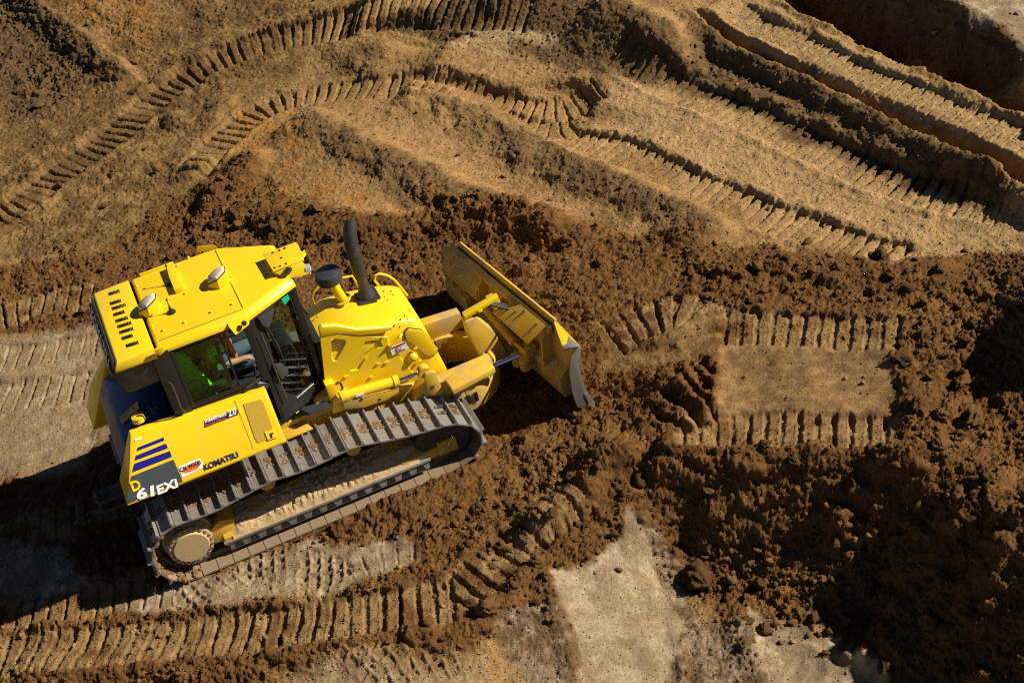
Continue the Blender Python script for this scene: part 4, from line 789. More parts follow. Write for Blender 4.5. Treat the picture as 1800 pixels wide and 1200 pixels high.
mb = MB(); mb.tube([A(t, z, 0.05) for t, z in [(0.21,2.533),(0.24,2.34),(0.263,2.149),(0.271,1.968)]], 0.012); mb.build("wiper", 'rubber', cab)
mb = MB(); mb.slab([A(t, z, 0.008) for t, z in [(0.532,2.688),(0.636,2.693),(0.647,2.61),(0.553,2.59)]], A(0, 0, 1) - A(0, 0, 0), 0.004); mb.build("window_sticker", 'green_print', cab, label="green square sticker in the door glass")
mb = MB(); mb.slab([(p[0], p[1], 1.14) for p in [(1.801,-0.484,1.15),(2.19,-0.256,1.15),(2.222,-0.385,1.15),(2.244,-0.541,1.15),(2.154,-0.646,1.15),(1.923,-0.667,1.15)]], (0, 0, 1), 0.02); step_ = mb.build("step", 'plastic', dz, 0.004)
a_ = [(1.842,-0.524,1.16),(2.214,-0.393,1.16),(2.183,-0.631,1.16),(1.927,-0.66,1.16)]
tr = MB()
for i in range(7):
    f = (i + 0.5) / 7; p0 = Vector(a_[0]).lerp(Vector(a_[3]), f); p1 = Vector(a_[1]).lerp(Vector(a_[2]), f); dd = (p1 - p0).normalized(); nn = Vector((-dd.y, dd.x, 0))
    tr.obox((p0 + p1) / 2 + Vector((0, 0, 0.012)), dd * (p1 - p0).length * 0.47, nn * 0.010, (0, 0, 0.014))
tr.build("step_tread", 'plastic', step_, 0.003)
mb = MB(); mb.slab([(1.791,-0.542,1.2),(2.181,-0.305,1.2),(2.191,-0.306,1.16),(1.798,-0.553,1.16)], (0.5, -0.8, 0.3), 0.012); mb.build("step_edge", 'yellow_dusty', step_)
# cab inside
mb = MB(); mb.hexa([(0.80, -0.30, 1.62), (1.30, -0.27, 1.66), (1.30, 0.27, 1.66), (0.80, 0.30, 1.62)], [(0.80, -0.30, 1.74), (1.30, -0.27, 1.78), (1.30, 0.27, 1.78), (0.80, 0.30, 1.74)])
mb.box(0.9, 1.25, -0.22, 0.22, 1.32, 1.62)
seat = mb.build("driver_seat", 'cab_in', cab, 0.03)
mb = MB(); mb.hexa([(0.72, -0.27, 1.74), (0.86, -0.27, 1.74), (0.86, 0.27, 1.74), (0.72, 0.27, 1.74)], [(0.66, -0.22, 2.42), (0.76, -0.22, 2.42), (0.76, 0.22, 2.42), (0.66, 0.22, 2.42)]); mb.build("seat_back", 'cab_in', seat, 0.03)
for sd in (-1, 1):
    mb = MB(); mb.box(1.12, 1.62, min(sd * .34, sd * .52), max(sd * .34, sd * .52), 1.5, 1.80); mb.box(0.85, 1.2, min(sd * .34, sd * .44), max(sd * .34, sd * .44), 1.80, 1.87)
    mb.build("armrest_console", 'plastic', cab, 0.02)
    mb = MB(); mb.cyl((1.52, sd * 0.43, 1.80), (1.54, sd * 0.43, 1.92), 0.014, seg=8); mb.ball((1.54, sd * 0.43, 1.94), 0.032, 10); mb.build("control_lever", 'plastic', cab)
mb = MB(); mb.obox((1.98, 0.02, 1.72), (0.08, 0, 0.02), (0, 0.26, 0), (-0.03, 0, 0.17)); mb.cyl((1.98, 0, 1.32), (1.98, 0, 1.6), 0.05, seg=8); mb.build("dashboard", 'plastic', cab, 0.02)
mb = MB(); mb.obox((1.86, -0.28, 2.0), (0.02, 0, 0.0), (0, 0.12, 0), (0, 0, 0.09)); mb.build("display_screen", 'plastic', cab, 0.01)
mb = MB(); mb.hexa([(0.80, -0.42, 1.60), (1.10, -0.46, 1.55), (1.16, -0.40, 1.55), (0.84, -0.34, 1.62)], [(0.74, -0.36, 2.42), (0.86, -0.36, 2.36), (0.88, -0.28, 2.36), (0.76, -0.28, 2.42)]); mb.build("seat_cover", 'greenseat', seat, 0.03, label="bright lime cover hanging over the seat side")

# --- roof
def ro(z, k):
    return [(0.655 - k * .3, -0.66 - k), (1.64, -0.665 - k), (2.20 + k * .7, -0.40 - k * .6), (2.20 + k * .7, 0.34 + k * .6), (1.64, 0.665 + k), (0.655 - k * .3, 0.66 + k)]
mb = MB(); mb.loft([[(x, y, 2.765) for x, y in ro(0, 0.098)], [(x, y, 2.81) for x, y in ro(0, 0.085)], [(x, y, 2.855) for x, y in ro(0, 0.03)], [(x, y, 2.872) for x, y in ro(0, 0.0)]])
roof = mb.build("roof", 'yellow', cab, 0.012)
mb = MB(); mb.prism([(1.03, 0.07), (1.13, 0.07), (1.13, 0.60), (1.03, 0.60)], 'z', 2.865, 2.935); mb.build("roof_strap", 'yellow', roof, 0.008)
mb = MB(); mb.box(0.68, 1.62, -0.660, -0.654, 2.868, 2.874); mb.build("roof_groove", 'rubber', roof)
mb = MB(); mb.obox((1.64, 0.0, 2.874), (0.012, 0, 0), (0, 0.64, 0), (0, 0, 0.006)); mb.obox((1.15, -0.10, 2.873), (0.47, 0, 0), (0, 0.008, 0), (0, 0, 0.004)); mb.build("roof_seam", 'yellow', roof, 0.003)
for p in [(0.66,-0.098,2.875),(0.665,-0.362,2.875),(0.76,-0.509,2.875),(0.999,-0.51,2.875),(1.301,-0.504,2.875),(1.543,-0.505,2.875),(1.125,0.012,2.875),(0.665,0.491,2.875),(1.317,0.676,2.875),(1.171,0.591,2.875),(1.658,0.007,2.875)]:
    mb = MB(); mb.lathe([(0, .016), (.012, .016), (.018, .008)], p, (0, 0, 1), 8); mb.build("roof_bolt", 'yellow', roof)
for cx, cy in [(0.71,-0.042),(1.514,-0.014)]:
    hexr = lambda r, z, dx=0.0, dy=0.0, n=6: [(cx + dx + r * math.cos(k * 2 * math.pi / n + 0.35), cy + dy + r * math.sin(k * 2 * math.pi / n + 0.35), z) for k in range(n)]
    mb = MB(); mb.loft([hexr(0.138, 2.868), hexr(0.134, 2.92), [(p[0], p[1], p[2] + 0.45 * (p[0] - cx) - 0.25 * (p[1] - cy)) for p in hexr(0.122, 2.965)]]); ped = mb.build("antenna_housing", 'yellow', roof, 0.01)
    tl = lambda r: [(p[0], p[1], p[2] + 0.45 * (p[0] - cx) - 0.25 * (p[1] - cy)) for p in r]
    mb = MB(); mb.loft([tl(hexr(0.128, 2.963)), tl(hexr(0.128, 2.974))]); mb.build("dome_seal", 'rubber', ped)
    mb = MB(); mb.loft([tl(hexr(0.122, 2.974)), tl(hexr(0.112, 3.005, -0.01, 0.01)), tl(hexr(0.075, 3.022, -0.012, 0.012))]); mb.build("antenna_dome", 'gps', ped, 0.010)
for b, tp in [((0.912,-0.236,2.872),(0.912,-0.235,3.046)),((1.018,0.29,2.872),(1.044,0.3,3.118))]:
    mb = MB(); mb.lathe([(0, .05), (.015, .048), (.03, .02), (.07, .015)], b, (0, 0, 1), 14); mb.tube([Vector(b) + Vector((0, 0, .06)), Vector(tp)], [0.009, 0.005], 6); mb.ball(tp, 0.014, 8); mb.build("whip_antenna", 'black', roof)
bq = [(1.402,-0.627,2.82),(1.6,-0.625,2.83),(1.637,-0.8,2.781),(1.612,-0.82,2.758),(1.449,-0.84,2.706),(1.416,-0.8,2.797)]
mb = MB(); mb.slab(bq, (0, -0.7, 0.7), 0.03); br = mb.build("roof_bracket", 'yellow', roof, 0.008)
hq = (1.572,-0.83,2.808); mb = MB(); mb.lathe([(0, .030), (.006, .030)], (hq[0], hq[1] - 0.02, hq[2] + 0.02), (0, -0.7, 0.7), 12); mb.build("bracket_hole", 'black', br)
for q in ([(0.598,-0.79,2.894),(0.656,-0.79,2.897),(0.701,-0.79,2.9),(0.689,-0.79,2.826),(0.638,-0.79,2.803),(0.597,-0.79,2.831)],):
    for sd in (-1,):
        mb = MB(); mb.slab([(p[0], -sd * p[1], p[2]) for p in q], (0, sd, 0), 0.03); mb.build("roof_bracket", 'yellow', roof, 0.006)
mb = MB(); mb.prism([(0.74, 0.66), (1.14, 0.66), (1.14, 0.685), (0.74, 0.685)], 'z', 2.83, 2.90); mb.build("roof_rail", 'yellow', roof, 0.004)
mb = MB(); mb.slab([(1.414,0.767,2.86),(1.454,0.773,2.92),(1.638,0.681,2.92),(1.664,0.667,2.86)], (0.2, -0.8, 0.3), 0.03); mb.build("roof_lug", 'yellow', roof, 0.006)
# light bracket at the front of the roof
vp = [(2.077,0.076,2.96),(2.471,0.08,2.96),(2.478,0.01,2.96),(2.467,-0.164,2.96),(2.514,-0.12,2.96),(2.505,-0.217,2.96),(2.414,-0.319,2.96),(2.316,-0.312,2.96),(2.089,-0.315,2.96)]
mb = MB(); mb.slab([(p[0], p[1], 2.945) for p in vp], (0, 0, 1), 0.015)
mb.slab([(2.078,-0.288,2.94),(2.318,-0.297,2.95),(2.416,-0.304,2.95),(2.458,-0.329,2.86),(2.447,-0.397,2.82),(2.346,-0.381,2.8),(2.181,-0.341,2.84)], (0.3, -0.5, 0.6), 0.015)
mb.box(2.10, 2.42, -0.28, 0.06, 2.86, 2.95)
lb = mb.build("light_bracket", 'yellow', roof, 0.006)
for yy in (-0.34, -0.05): 
    mb = MB(); mb.lathe([(0, .05), (.05, .065), (.06, .06)], (2.42, yy, 2.85), (1, 0, -0.3), 14); mb.build("work_lamp", 'lamp', lb)
for p in [(2.183,0.03,2.963),(2.261,0.028,2.963),(2.326,0.033,2.963),(2.241,-0.126,2.963),(2.124,-0.263,2.963),(2.184,-0.27,2.963),(2.255,-0.267,2.963)]:
    mb = MB(); mb.lathe([(0, .014), (.004, .014)], p, (0, 0, 1), 8); mb.build("slot", 'black', lb)
mb = MB(); mb.obox((2.241,-0.354,2.925), (0.03, 0.03, 0), (0.02, -0.02, 0.0), (0, 0, 0.02)); mb.build("slot", 'black', lb)
# air conditioner across the rear of the roof
ac = MB()
ac.loft([[(x, y, z) for x, y, z in r] for r in (
    [(0.135, -0.755, 2.745), (0.60, -0.77, 2.745), (0.60, 0.77, 2.745), (0.135, 0.755, 2.745)],
    [(0.15, -0.76, 2.78), (0.60, -0.775, 2.78), (0.60, 0.775, 2.78), (0.15, 0.76, 2.78)],
    [(0.185, -0.745, 2.85), (0.60, -0.74, 2.86), (0.60, 0.70, 2.86), (0.185, 0.70, 2.85)],
    [(0.20, -0.72, 2.865), (0.595, -0.69, 2.875), (0.595, 0.66, 2.875), (0.20, 0.67, 2.865)])])
acu = ac.build("air_conditioner", 'yellow', cab, 0.01)
mb = MB(); mb.hexa([(0.16, -0.66, 2.36), (0.60, -0.70, 2.40), (0.60, 0.70, 2.40), (0.16, 0.66, 2.36)], [(0.085, -0.73, 2.75), (0.60, -0.755, 2.75), (0.60, 0.755, 2.75), (0.085, 0.73, 2.75)]); mb.build("condenser_shroud", 'plastic', acu, 0.04)
mb = MB(); mb.slab([(0.083, -0.69, 2.65), (0.083, 0.69, 2.65), (0.168, 0.67, 2.84), (0.168, -0.70, 2.84)], (-0.9, 0, 0.38), 0.006); mb.build("rear_panel", 'grey_print', acu)
lettering("KOMATSU", "lettering", (0.087, 0.55, 2.685), (0.087, -0.55, 2.685), (0.39, 0, 0.92), 'white', acu, 0.02, height=0.12, lift=0.010)
vs_ = MB()
for (x0, y0, n) in ((222, 494, 8), (233, 566, 8), (248, 606, 10), (262, 655, 7), (275, 700, 8), (290, 742, 10), (305, 785, 10), (322, 830, 8), (355, 886, 9)):
    for i in range(n):
        u0 = 140 + (x0 + i * 10.5) / 4.2857; v0 = 400 + (y0 + 4 - i * 3.2) / 4.2857
        vs_.v = vs_.v; pass
SLOTS = [[(0.357,0.544,2.872),(0.373,0.542,2.872),(0.389,0.54,2.872),(0.405,0.539,2.872),(0.421,0.537,2.872),(0.437,0.535,2.872),(0.453,0.533,2.872),(0.469,0.532,2.872)],[(0.338,0.35,2.872),(0.354,0.348,2.872),(0.369,0.346,2.872),(0.385,0.344,2.872),(0.401,0.343,2.872),(0.417,0.341,2.872),(0.432,0.339,2.872),(0.448,0.337,2.872)],[(0.339,0.241,2.872),(0.355,0.239,2.872),(0.37,0.237,2.872),(0.386,0.236,2.872),(0.401,0.234,2.872),(0.417,0.232,2.872),(0.433,0.23,2.872),(0.448,0.228,2.872),(0.464,0.227,2.872),(0.48,0.225,2.872)],[(0.333,0.115,2.872),(0.349,0.113,2.872),(0.364,0.112,2.872),(0.38,0.11,2.872),(0.396,0.108,2.872),(0.411,0.106,2.872),(0.427,0.104,2.872),(0.442,0.103,2.872)],[(0.331,-0.017,2.872),(0.346,-0.018,2.872),(0.362,-0.02,2.872),(0.377,-0.022,2.872),(0.393,-0.024,2.872),(0.408,-0.026,2.872),(0.424,-0.027,2.872),(0.439,-0.029,2.872),(0.455,-0.031,2.872)],[(0.331,-0.132,2.872),(0.347,-0.134,2.872),(0.362,-0.136,2.872),(0.378,-0.138,2.872),(0.393,-0.14,2.872),(0.408,-0.141,2.872),(0.424,-0.143,2.872),(0.439,-0.145,2.872),(0.455,-0.147,2.872),(0.47,-0.148,2.872)],[(0.331,-0.249,2.872),(0.347,-0.251,2.872),(0.362,-0.253,2.872),(0.377,-0.255,2.872),(0.393,-0.256,2.872),(0.408,-0.258,2.872),(0.423,-0.26,2.872),(0.438,-0.262,2.872),(0.454,-0.264,2.872),(0.469,-0.265,2.872)],[(0.333,-0.371,2.872),(0.348,-0.373,2.872),(0.363,-0.375,2.872),(0.379,-0.377,2.872),(0.394,-0.379,2.872),(0.409,-0.38,2.872),(0.424,-0.382,2.872),(0.44,-0.384,2.872)],[(0.35,-0.532,2.872),(0.366,-0.534,2.872),(0.381,-0.535,2.872),(0.396,-0.537,2.872),(0.411,-0.539,2.872),(0.426,-0.541,2.872),(0.441,-0.543,2.872),(0.456,-0.544,2.872),(0.471,-0.546,2.872)]]
for row in SLOTS:
    vs_ = MB()
    for p in row: vs_.obox((p[0], p[1], 2.8755), (0.0035, 0, 0), (0, 0.032, 0), (0, 0, 0.0012))
    vs_.build("vent_slots", 'black', acu, smooth=False)

# --- engine hood
def hsec(x, zt, wt, ws, zb, lean=0.0, ch=0.10):
    P = []
    for sg in (-1, 1):
        half = [(ws, zb), (ws, zt - 0.26), (ws - 0.004, zt - 0.15), (wt + 0.015, zt - 0.03), (wt - 0.05, zt)]
        pts = [(x + (1.72 - z) * lean, sg * y, z) for y, z in half]
        P += pts if sg < 0 else pts[::-1]
    return P
mb = MB(); mb.loft([hsec(2.30, 1.79, 0.40, 0.465, 1.00, 0.0), hsec(2.38, 1.81, 0.40, 0.465, 0.98, 0.0), hsec(2.58, 1.89, 0.405, 0.47, 0.95), hsec(2.9, 1.86, 0.405, 0.47, 0.90), hsec(3.25, 1.79, 0.40, 0.47, 0.86, 0.02), hsec(3.40, 1.74, 0.39, 0.468, 0.84, 0.10), hsec(3.48, 1.70, 0.375, 0.462, 0.83, 0.17), hsec(3.52, 1.67, 0.35, 0.435, 0.82, 0.19)])
hood = mb.build("hood", 'yellow', dz, 0.02, seg=3)
mb = MB(); mb.prism([(2.24, 1.02), (2.30, 1.02), (2.36, 1.87), (2.28, 1.87)], 'y', -0.44, 0.44); mb.build("hood_seal", 'rubber', hood, 0.01)
def HS(x, z, off=0.0): return Vector((x, -0.470 - off, z))
lipP = [(2.359,2.139),(2.399,2.161),(2.55,2.107),(2.773,1.944),(3.175,1.797),(3.161,1.769),(2.962,1.795),(2.769,1.869),(2.558,2.003),(2.348,2.043)]
mb = MB(); mb.loft([[(p[0], -0.44, p[1] + 0.0) for p in lipP], [(p[0], -0.485, p[1]) for p in lipP], [(p[0], -0.502, p[1] - 0.02) for p in lipP]]); mb.build("hood_top_lip", 'yellow', hood, 0.008)
outer = [(2.347,2.048),(2.51,1.983),(3.074,1.673),(3.086,1.548),(3.148,1.366),(3.209,1.17),(3.268,1.011),(3.248,0.969),(2.69,1.102),(2.375,1.168),(2.23,1.343)]
tri = [(2.458,1.949),(2.591,1.865),(2.611,1.834),(2.596,1.795),(2.44,1.62),(2.402,1.629),(2.392,1.669)]
pn2 = [(2.821,1.727),(2.992,1.673),(3.002,1.563),(2.932,1.571),(2.808,1.505),(2.763,1.489),(2.653,1.375),(2.549,1.403)]
plate(outer, [tri, pn2], lambda x, y, w_: HS(x, y, -0.006 + w_), 0.030, "engine_side_panel", 'yellow', hood, 0.004)
mb = MB(); mb.slab([HS(x, z, -0.004) for x, z in [(2.76,1.729),(2.969,1.664),(2.933,1.596),(2.779,1.557),(2.601,1.416),(2.571,1.418)]], (0, -1, 0), 0.014); mb.build("side_panel_rib", 'yellow', hood, 0.006)
fc = [(3.282,1.515),(3.297,1.629),(3.351,1.657),(3.494,1.568),(3.632,1.221),(3.584,1.154),(3.475,1.17),(3.438,1.252),(3.363,1.39)]
fcx = sum(p[0] for p in fc) / len(fc); fcz = sum(p[1] for p in fc) / len(fc)
mb = MB(); mb.slab([HS(fcx + (x - fcx) * 1.045, fcz + (z - fcz) * 1.045, -0.01) for x, z in fc], (0, -1, 0), 0.013); mb.build("panel_gap", 'rubber', hood)
mb = MB(); mb.slab([HS(x, z, -0.01) for x, z in fc], (0, -1, 0), 0.026); mb.build("front_corner_panel", 'yellow', hood, 0.012)
kp = (3.311,-0.5,1.254)
mb = MB(); mb.ball((kp[0], -0.495, kp[2]), 0.062, 16, (1, 0.75, 1)); mb.build("round_cap", 'yellow', hood)
for q, nm in (([(669.2792142134913,591.055900621118),(672.1681352015022,590.3336703741153),(673.6125956955077,592.0670229669219),(670.7236747074967,593.944821609129)], 0),): pass
for pts in [[(2.467,1.35),(2.513,1.368)],[(2.874,1.351),(2.91,1.371)],[(2.751,1.204),(2.787,1.223)],[(3.35,1.359),(3.385,1.375)],[(3.359,1.16),(3.395,1.178)],[(3.018,1.697),(3.039,1.699)],[(2.958,1.329),(3.032,1.338)]]:
    mb = MB(); mb.obox(((pts[0][0] + pts[1][0]) / 2, -0.50, (pts[0][1] + pts[1][1]) / 2), (min(abs(pts[1][0] - pts[0][0]) / 2 + .004, .03), 0, 0), (0, 0.012, 0), (0, 0, 0.009)); mb.build("panel_latch", 'yellow', hood, 0.004)
# handle bow on the side panel
mb = MB(); mb.tube([HS(x, z, o) for (x, z), o in zip([(3.06,1.548),(3.074,1.561),(3.211,1.62),(3.261,1.615)], (0.0, 0.06, 0.06, 0.0))], 0.014); mb.build("grab_handle", 'yellow', hood)
sg_ = [(3.071,1.52),(3.268,1.529),(3.295,1.406),(3.079,1.405)]
mb = MB(); mb.slab([HS(x, z, 0.035) for x, z in sg_], (0, -1, 0), 0.006); sgo = mb.build("warning_sign", 'white', hood, label="white warning sign with red heading and no-entry circle")
def SG(a, b, o): # a 0..1 along the sign, b 0..1 down
    p = Vector((sg_[0][0], 0, sg_[0][1])).lerp(Vector((sg_[1][0], 0, sg_[1][1])), a); q = Vector((sg_[3][0], 0, sg_[3][1])).lerp(Vector((sg_[2][0], 0, sg_[2][1])), a)
    r = p.lerp(q, b); return HS(r.x, r.z, o)
lettering("WARNING", "sign_print", SG(0.04, 0.22, .041), SG(0.96, 0.22, .041), SG(0.04, 0, 0) - SG(0.04, 1, 0), 'red_print', sgo, 0.03, height=0.028, lift=0.003)
mb = MB(); c0 = SG(0.45, 0.52, 0.044); mb.loft([[c0 + Vector((0.036 * math.cos(a), -b, 0.036 * math.sin(a))) for a in [k * math.pi / 10 for k in range(20)]] for b in (0, .002)]); mb.build("sign_print", 'red_print', sgo)
mb = MB(); mb.loft([[c0 + Vector((0.027 * math.cos(a), -b, 0.027 * math.sin(a))) for a in [k * math.pi / 10 for k in range(20)]] for b in (0.002, .004)]); mb.build("sign_print", 'white', sgo)
mb = MB(); mb.obox(c0 + Vector((0, -0.005, 0)), (0.022, 0, -0.022), (0, 0.001, 0), (0.004, 0, 0.004)); mb.build("sign_print", 'red_print', sgo)
mb = MB(); mb.obox(SG(0.5, 0.86, .043), (0.06, 0, 0), (0, 0.001, 0), (0, 0, 0.006)); mb.build("sign_print", 'grey_print', sgo)
# exhaust stack and pre-cleaner
ex = MB(); ex.box(2.96, 3.22, 0.02, 0.26, 1.84, 1.875)
ex.lathe([(0, .085), (.02, .11), (.10, .075), (.14, .062), (.26, .062), (.27, .068), (.33, .068), (.34, .075), (.62, .075)], (3.08, 0.145, 1.86), (0, 0, 1), 20)
exo = ex.build("exhaust_stack", 'exhaust', dz)
ex = MB(); ex.tube([(3.08, 0.145, 2.46), (3.075, 0.145, 2.55), (3.08, 0.15, 2.64), (3.10, 0.17, 2.74), (3.13, 0.20, 2.82), (3.16, 0.23, 2.87)], [.080, .082, .082, .080, .076, .072], 18); ex.build("exhaust_tip", 'exhaust', exo)
pc = MB(); pc.tube([(2.798,0.16,1.948),(2.767,0.16,2.081),(2.738,0.16,2.246)], 0.062, 16); pc.lathe([(0, .10), (.02, .10)], (2.805,0.16,1.919), (-0.2, 0, 1), 16); pco = pc.build("air_intake_pipe", 'yellow', dz)
pcc = (2.722,0.16,2.295)
pc = MB(); pc.lathe([(-0.06, .125), (-0.05, .15), (0.05, .155), (0.075, .15), (0.085, .135), (0.09, .02)], pcc, (-0.06, 0, 1), 26); pc.build("pre_cleaner", 'plastic', pco)
mb = MB(); mb.tube([(3.292,0.38,1.735),(3.29,0.38,1.788),(3.263,0.38,1.861),(3.293,0.38,1.925),(3.345,0.38,1.928),(3.432,0.38,1.863),(3.493,0.38,1.775),(3.546,0.38,1.646),(3.605,0.38,1.478)], 0.016); mb.build("handrail", 'yellow', hood)
mb = MB(); mb.tube([(2.494,0.4,1.791),(2.483,0.4,1.943),(2.519,0.4,1.996),(2.639,0.4,2.07),(2.719,0.4,2.076),(2.88,0.4,2.055),(3.024,0.4,2.024),(3.055,0.4,1.882),(3.071,0.4,1.77)], 0.015); mb.build("handrail", 'yellow', hood)
for p in [(3.283,0.09,1.875),(3.367,0.078,1.845),(3.37,0.012,1.835),(3.284,-0.454,1.8),(3.361,-0.392,1.79),(3.367,-0.469,1.78),(2.446,0.118,1.855)]:
    mb = MB(); mb.lathe([(0, .010), (.006, .010)], p, (0, 0, 1), 8); mb.build("hood_bolt", 'black', hood)

# --- blade lift cylinders, pivots and guards on both sides
for sd in (-1, 1):
    def W(p): return (p[0], -sd * p[1], p[2])
    cy = MB(); a = [W(p) for p in [(2.373,-0.62,1.199),(3.026,-0.62,1.115),(2.983,-0.62,1.118),(3.047,-0.62,1.114)]]
    cy.cyl(a[0], a[1], 0.062, seg=18); cy.cyl(a[2], a[3], 0.075, seg=18); cy.cyl(Vector(a[0]) - Vector((0.03, 0, 0)), Vector(a[0]) + Vector((0.04, 0, 0)), 0.07, seg=18)
    cyl_ = cy.build("lift_cylinder", 'yellow', dz)
    b = [W(p) for p in [(3.039,-0.62,1.109),(3.283,-0.62,1.096),(3.371,-0.62,1.098)]]
    mb = MB(); mb.cyl(b[0], b[1], 0.028); mb.build("piston_rod", 'chrome', cyl_)
    mb = MB(); mb.cyl(b[1], b[2], 0.04, 0.045); mb.lathe([(0, .075), (.10, .075)], Vector(b[2]) + Vector((0, -0.05, 0)), (0, 1, 0), 18); mb.build("rod_eye", 'yellow_dusty', cyl_)
    if sd < 0:
        mb = MB(); mb.slab([(2.508,-0.685,1.199),(2.613,-0.685,1.191),(2.611,-0.685,1.156),(2.507,-0.685,1.164)], (0, -1, 0), 0.004); mb.build("label_sticker", 'white', cyl_)
    gp = [W(p) for p in [(2.353,-0.68,1.166),(3.02,-0.68,1.055),(3.004,-0.68,0.982),(2.822,-0.68,0.947),(2.561,-0.68,0.97),(2.331,-0.68,1.051)]]
    mb = MB(); mb.slab([(p[0], p[1], p[2]) if p[2] > 1.05 else (p[0], p[1] - 0.0, p[2]) for p in gp], (0, -sd, 0.0), 0.03); mb.slab([gp[0], gp[1], (gp[1][0], -sd * -0.50, gp[1][2] + .01), (gp[0][0], -sd * -0.50, gp[0][2] + .01)], (0, 0, -1), 0.02)
    gpo = mb.build("cylinder_guard", 'yellow_dusty', dz, 0.006)
    for p in [(2.556,-0.68,1.099),(2.761,-0.68,0.996)]:
        mb = MB(); mb.lathe([(0, .018), (.004, .018)], W((p[0], -0.682, p[2])), (0, sd, 0), 10); mb.build("bolt_hole", 'black', gpo)
    bk = MB(); bp_ = [(3.335,1.07),(3.367,1.117),(3.442,1.125),(3.491,1.083),(3.516,0.781),(3.492,0.738),(3.4,0.757),(3.339,0.815)]
    bk.prism(bp_, 'y', -sd * -0.72, -sd * -0.66); bk.prism([(3.14, 0.70), (3.56, 0.66), (3.56, 0.86), (3.40, 0.98), (3.20, 0.86)], 'y', -sd * -0.66, -sd * -0.50)
    bko = bk.build("arm_pivot", 'yellow_dusty', dz, 0.012)
    mb = MB(); mb.lathe([(0, .024), (.012, .024)], W((3.402,-0.72,0.905)), (0, sd, 0), 12); mb.build("pivot_pin", 'steel_dark', bko)
    vb = MB(); q = [(2.218,-0.6,1.421),(2.327,-0.6,1.411),(2.337,-0.6,1.228),(2.219,-0.6,1.208)]
    vb.slab([W(p) for p in q], (0, -sd, 0), 0.14)
    vb.obox(W((2.36, -0.60, 1.20)), (0.06, 0, 0), (0, 0.06, 0), (0, 0, 0.05)); vb.hexa([W((2.2, -0.62, 1.0)), W((2.42, -0.64, 1.0)), W((2.42, -0.5, 1.0)), W((2.2, -0.5, 1.0))], [W((2.26, -0.60, 1.2)), W((2.36, -0.60, 1.2)), W((2.36, -0.5, 1.2)), W((2.26, -0.5, 1.2))])
    vb.build("cylinder_mount", 'yellow', dz, 0.012)
    hs = MB(); hs.tube([W(p) for p in [(2.336,-0.58,1.365),(2.371,-0.56,1.368),(2.4,-0.55,1.329),(2.402,-0.56,1.264),(2.369,-0.6,1.24)]], 0.014); hs.build("hydraulic_hose", 'rubber', cyl_)

# --- C-frame that carries the blade
for sd in (-1, 1):
    cf = MB(); cf.hexa([(3.50, sd * 0.66, 0.60), (4.22, sd * 0.60, 0.62), (4.22, sd * 0.46, 0.62), (3.50, sd * 0.50, 0.60)], [(3.50, sd * 0.66, 0.88), (4.22, sd * 0.60, 0.86), (4.22, sd * 0.46, 0.86), (3.50, sd * 0.50, 0.88)])
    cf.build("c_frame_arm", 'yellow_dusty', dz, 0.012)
rng_ = []
for k in range(13):
    a = R_(-90 + 180 * k / 12); rng_.append((a, 3.80 + 0.62 * math.cos(a), 0.60 * math.sin(a)))
cf = MB(); prof = [(0.0, 0.20), (0.0, 0.60), (-0.16, 0.62), (-0.16, 0.20)]
cf.loft([[(x + p * math.cos(a), y + p * math.sin(a), z) for p, z in prof] for a, x, y in rng_])
for sd in (-1, 1): cf.hexa([(3.2, sd * 0.60, 0.22), (3.80, sd * 0.60, 0.20), (3.80, sd * 0.44, 0.20), (3.2, sd * 0.44, 0.22)], [(3.2, sd * 0.60, 0.60), (3.80, sd * 0.60, 0.60), (3.80, sd * 0.44, 0.62), (3.2, sd * 0.44, 0.60)])
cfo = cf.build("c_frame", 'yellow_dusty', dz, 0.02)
for x0 in (3.72, 3.82, 3.92):
    mb = MB(); mb.obox((x0, -0.602, 0.40), (0.025, 0, 0), (0, 0.006, 0), (0, 0, 0.07)); mb.build("frame_slot", 'black', cfo)
tw = MB(); tw.loft([[(4.20, -0.16, 0.45), (4.55, -0.14, 0.45), (4.55, 0.14, 0.45), (4.20, 0.16, 0.45)], [(4.14, -0.13, 0.85), (4.44, -0.11, 0.85), (4.44, 0.11, 0.85), (4.14, 0.13, 0.85)], [(4.12, -0.08, 1.12), (4.28, -0.08, 1.12), (4.28, 0.08, 1.12), (4.12, 0.08, 1.12)]])
two = tw.build("c_frame_tower", 'yellow_worn_shade', dz, 0.02)  # duller yellow puts the tower's shade into its paint
mb = MB(); q = [(4.145,0.05,1.191),(4.619,0.05,1.276),(4.606,-0.06,1.292),(4.147,-0.06,1.192)]
mb.slab(q, (0, 0, -1), 0.05); mb.obox((4.19,0.0,1.095), (0.05, 0, 0.0), (0, 0.05, 0), (0, 0, 0.03)); mb.obox((4.343,-0.04,1.186), (0.03, 0, 0.0), (0, 0.03, 0), (0, 0, 0.02)); mb.build("hose_guide", 'yellow', two, 0.006)
for p in [(4.182,0.0,1.171),(4.389,0.0,1.219)]:
    mb = MB(); mb.lathe([(0, .018), (.012, .018)], (p[0], p[1], p[2] - 0.004), (0, 0, 1), 8); mb.build("guide_bolt", 'steel_dark', two)
mb = MB(); mb.ball((4.72, 0.04, 0.42), 0.15, 16); mb.cyl((4.4, 0.0, 0.42), (4.72, 0.04, 0.42), 0.12); mb.build("ball_joint", 'yellow_worn_shade', dz)
for k in range(3):
    mb = MB(); o_ = k * 0.05 - 0.05; mb.tube([(4.16, 0.06 + o_ * .6, 1.05), (4.25, 0.06 + o_ * .6, 1.15), (4.5, 0.05 + o_ * .6, 1.16), (4.72, 0.05 + o_, 1.00)], 0.018); mb.build("hydraulic_hose", 'rubber', two)

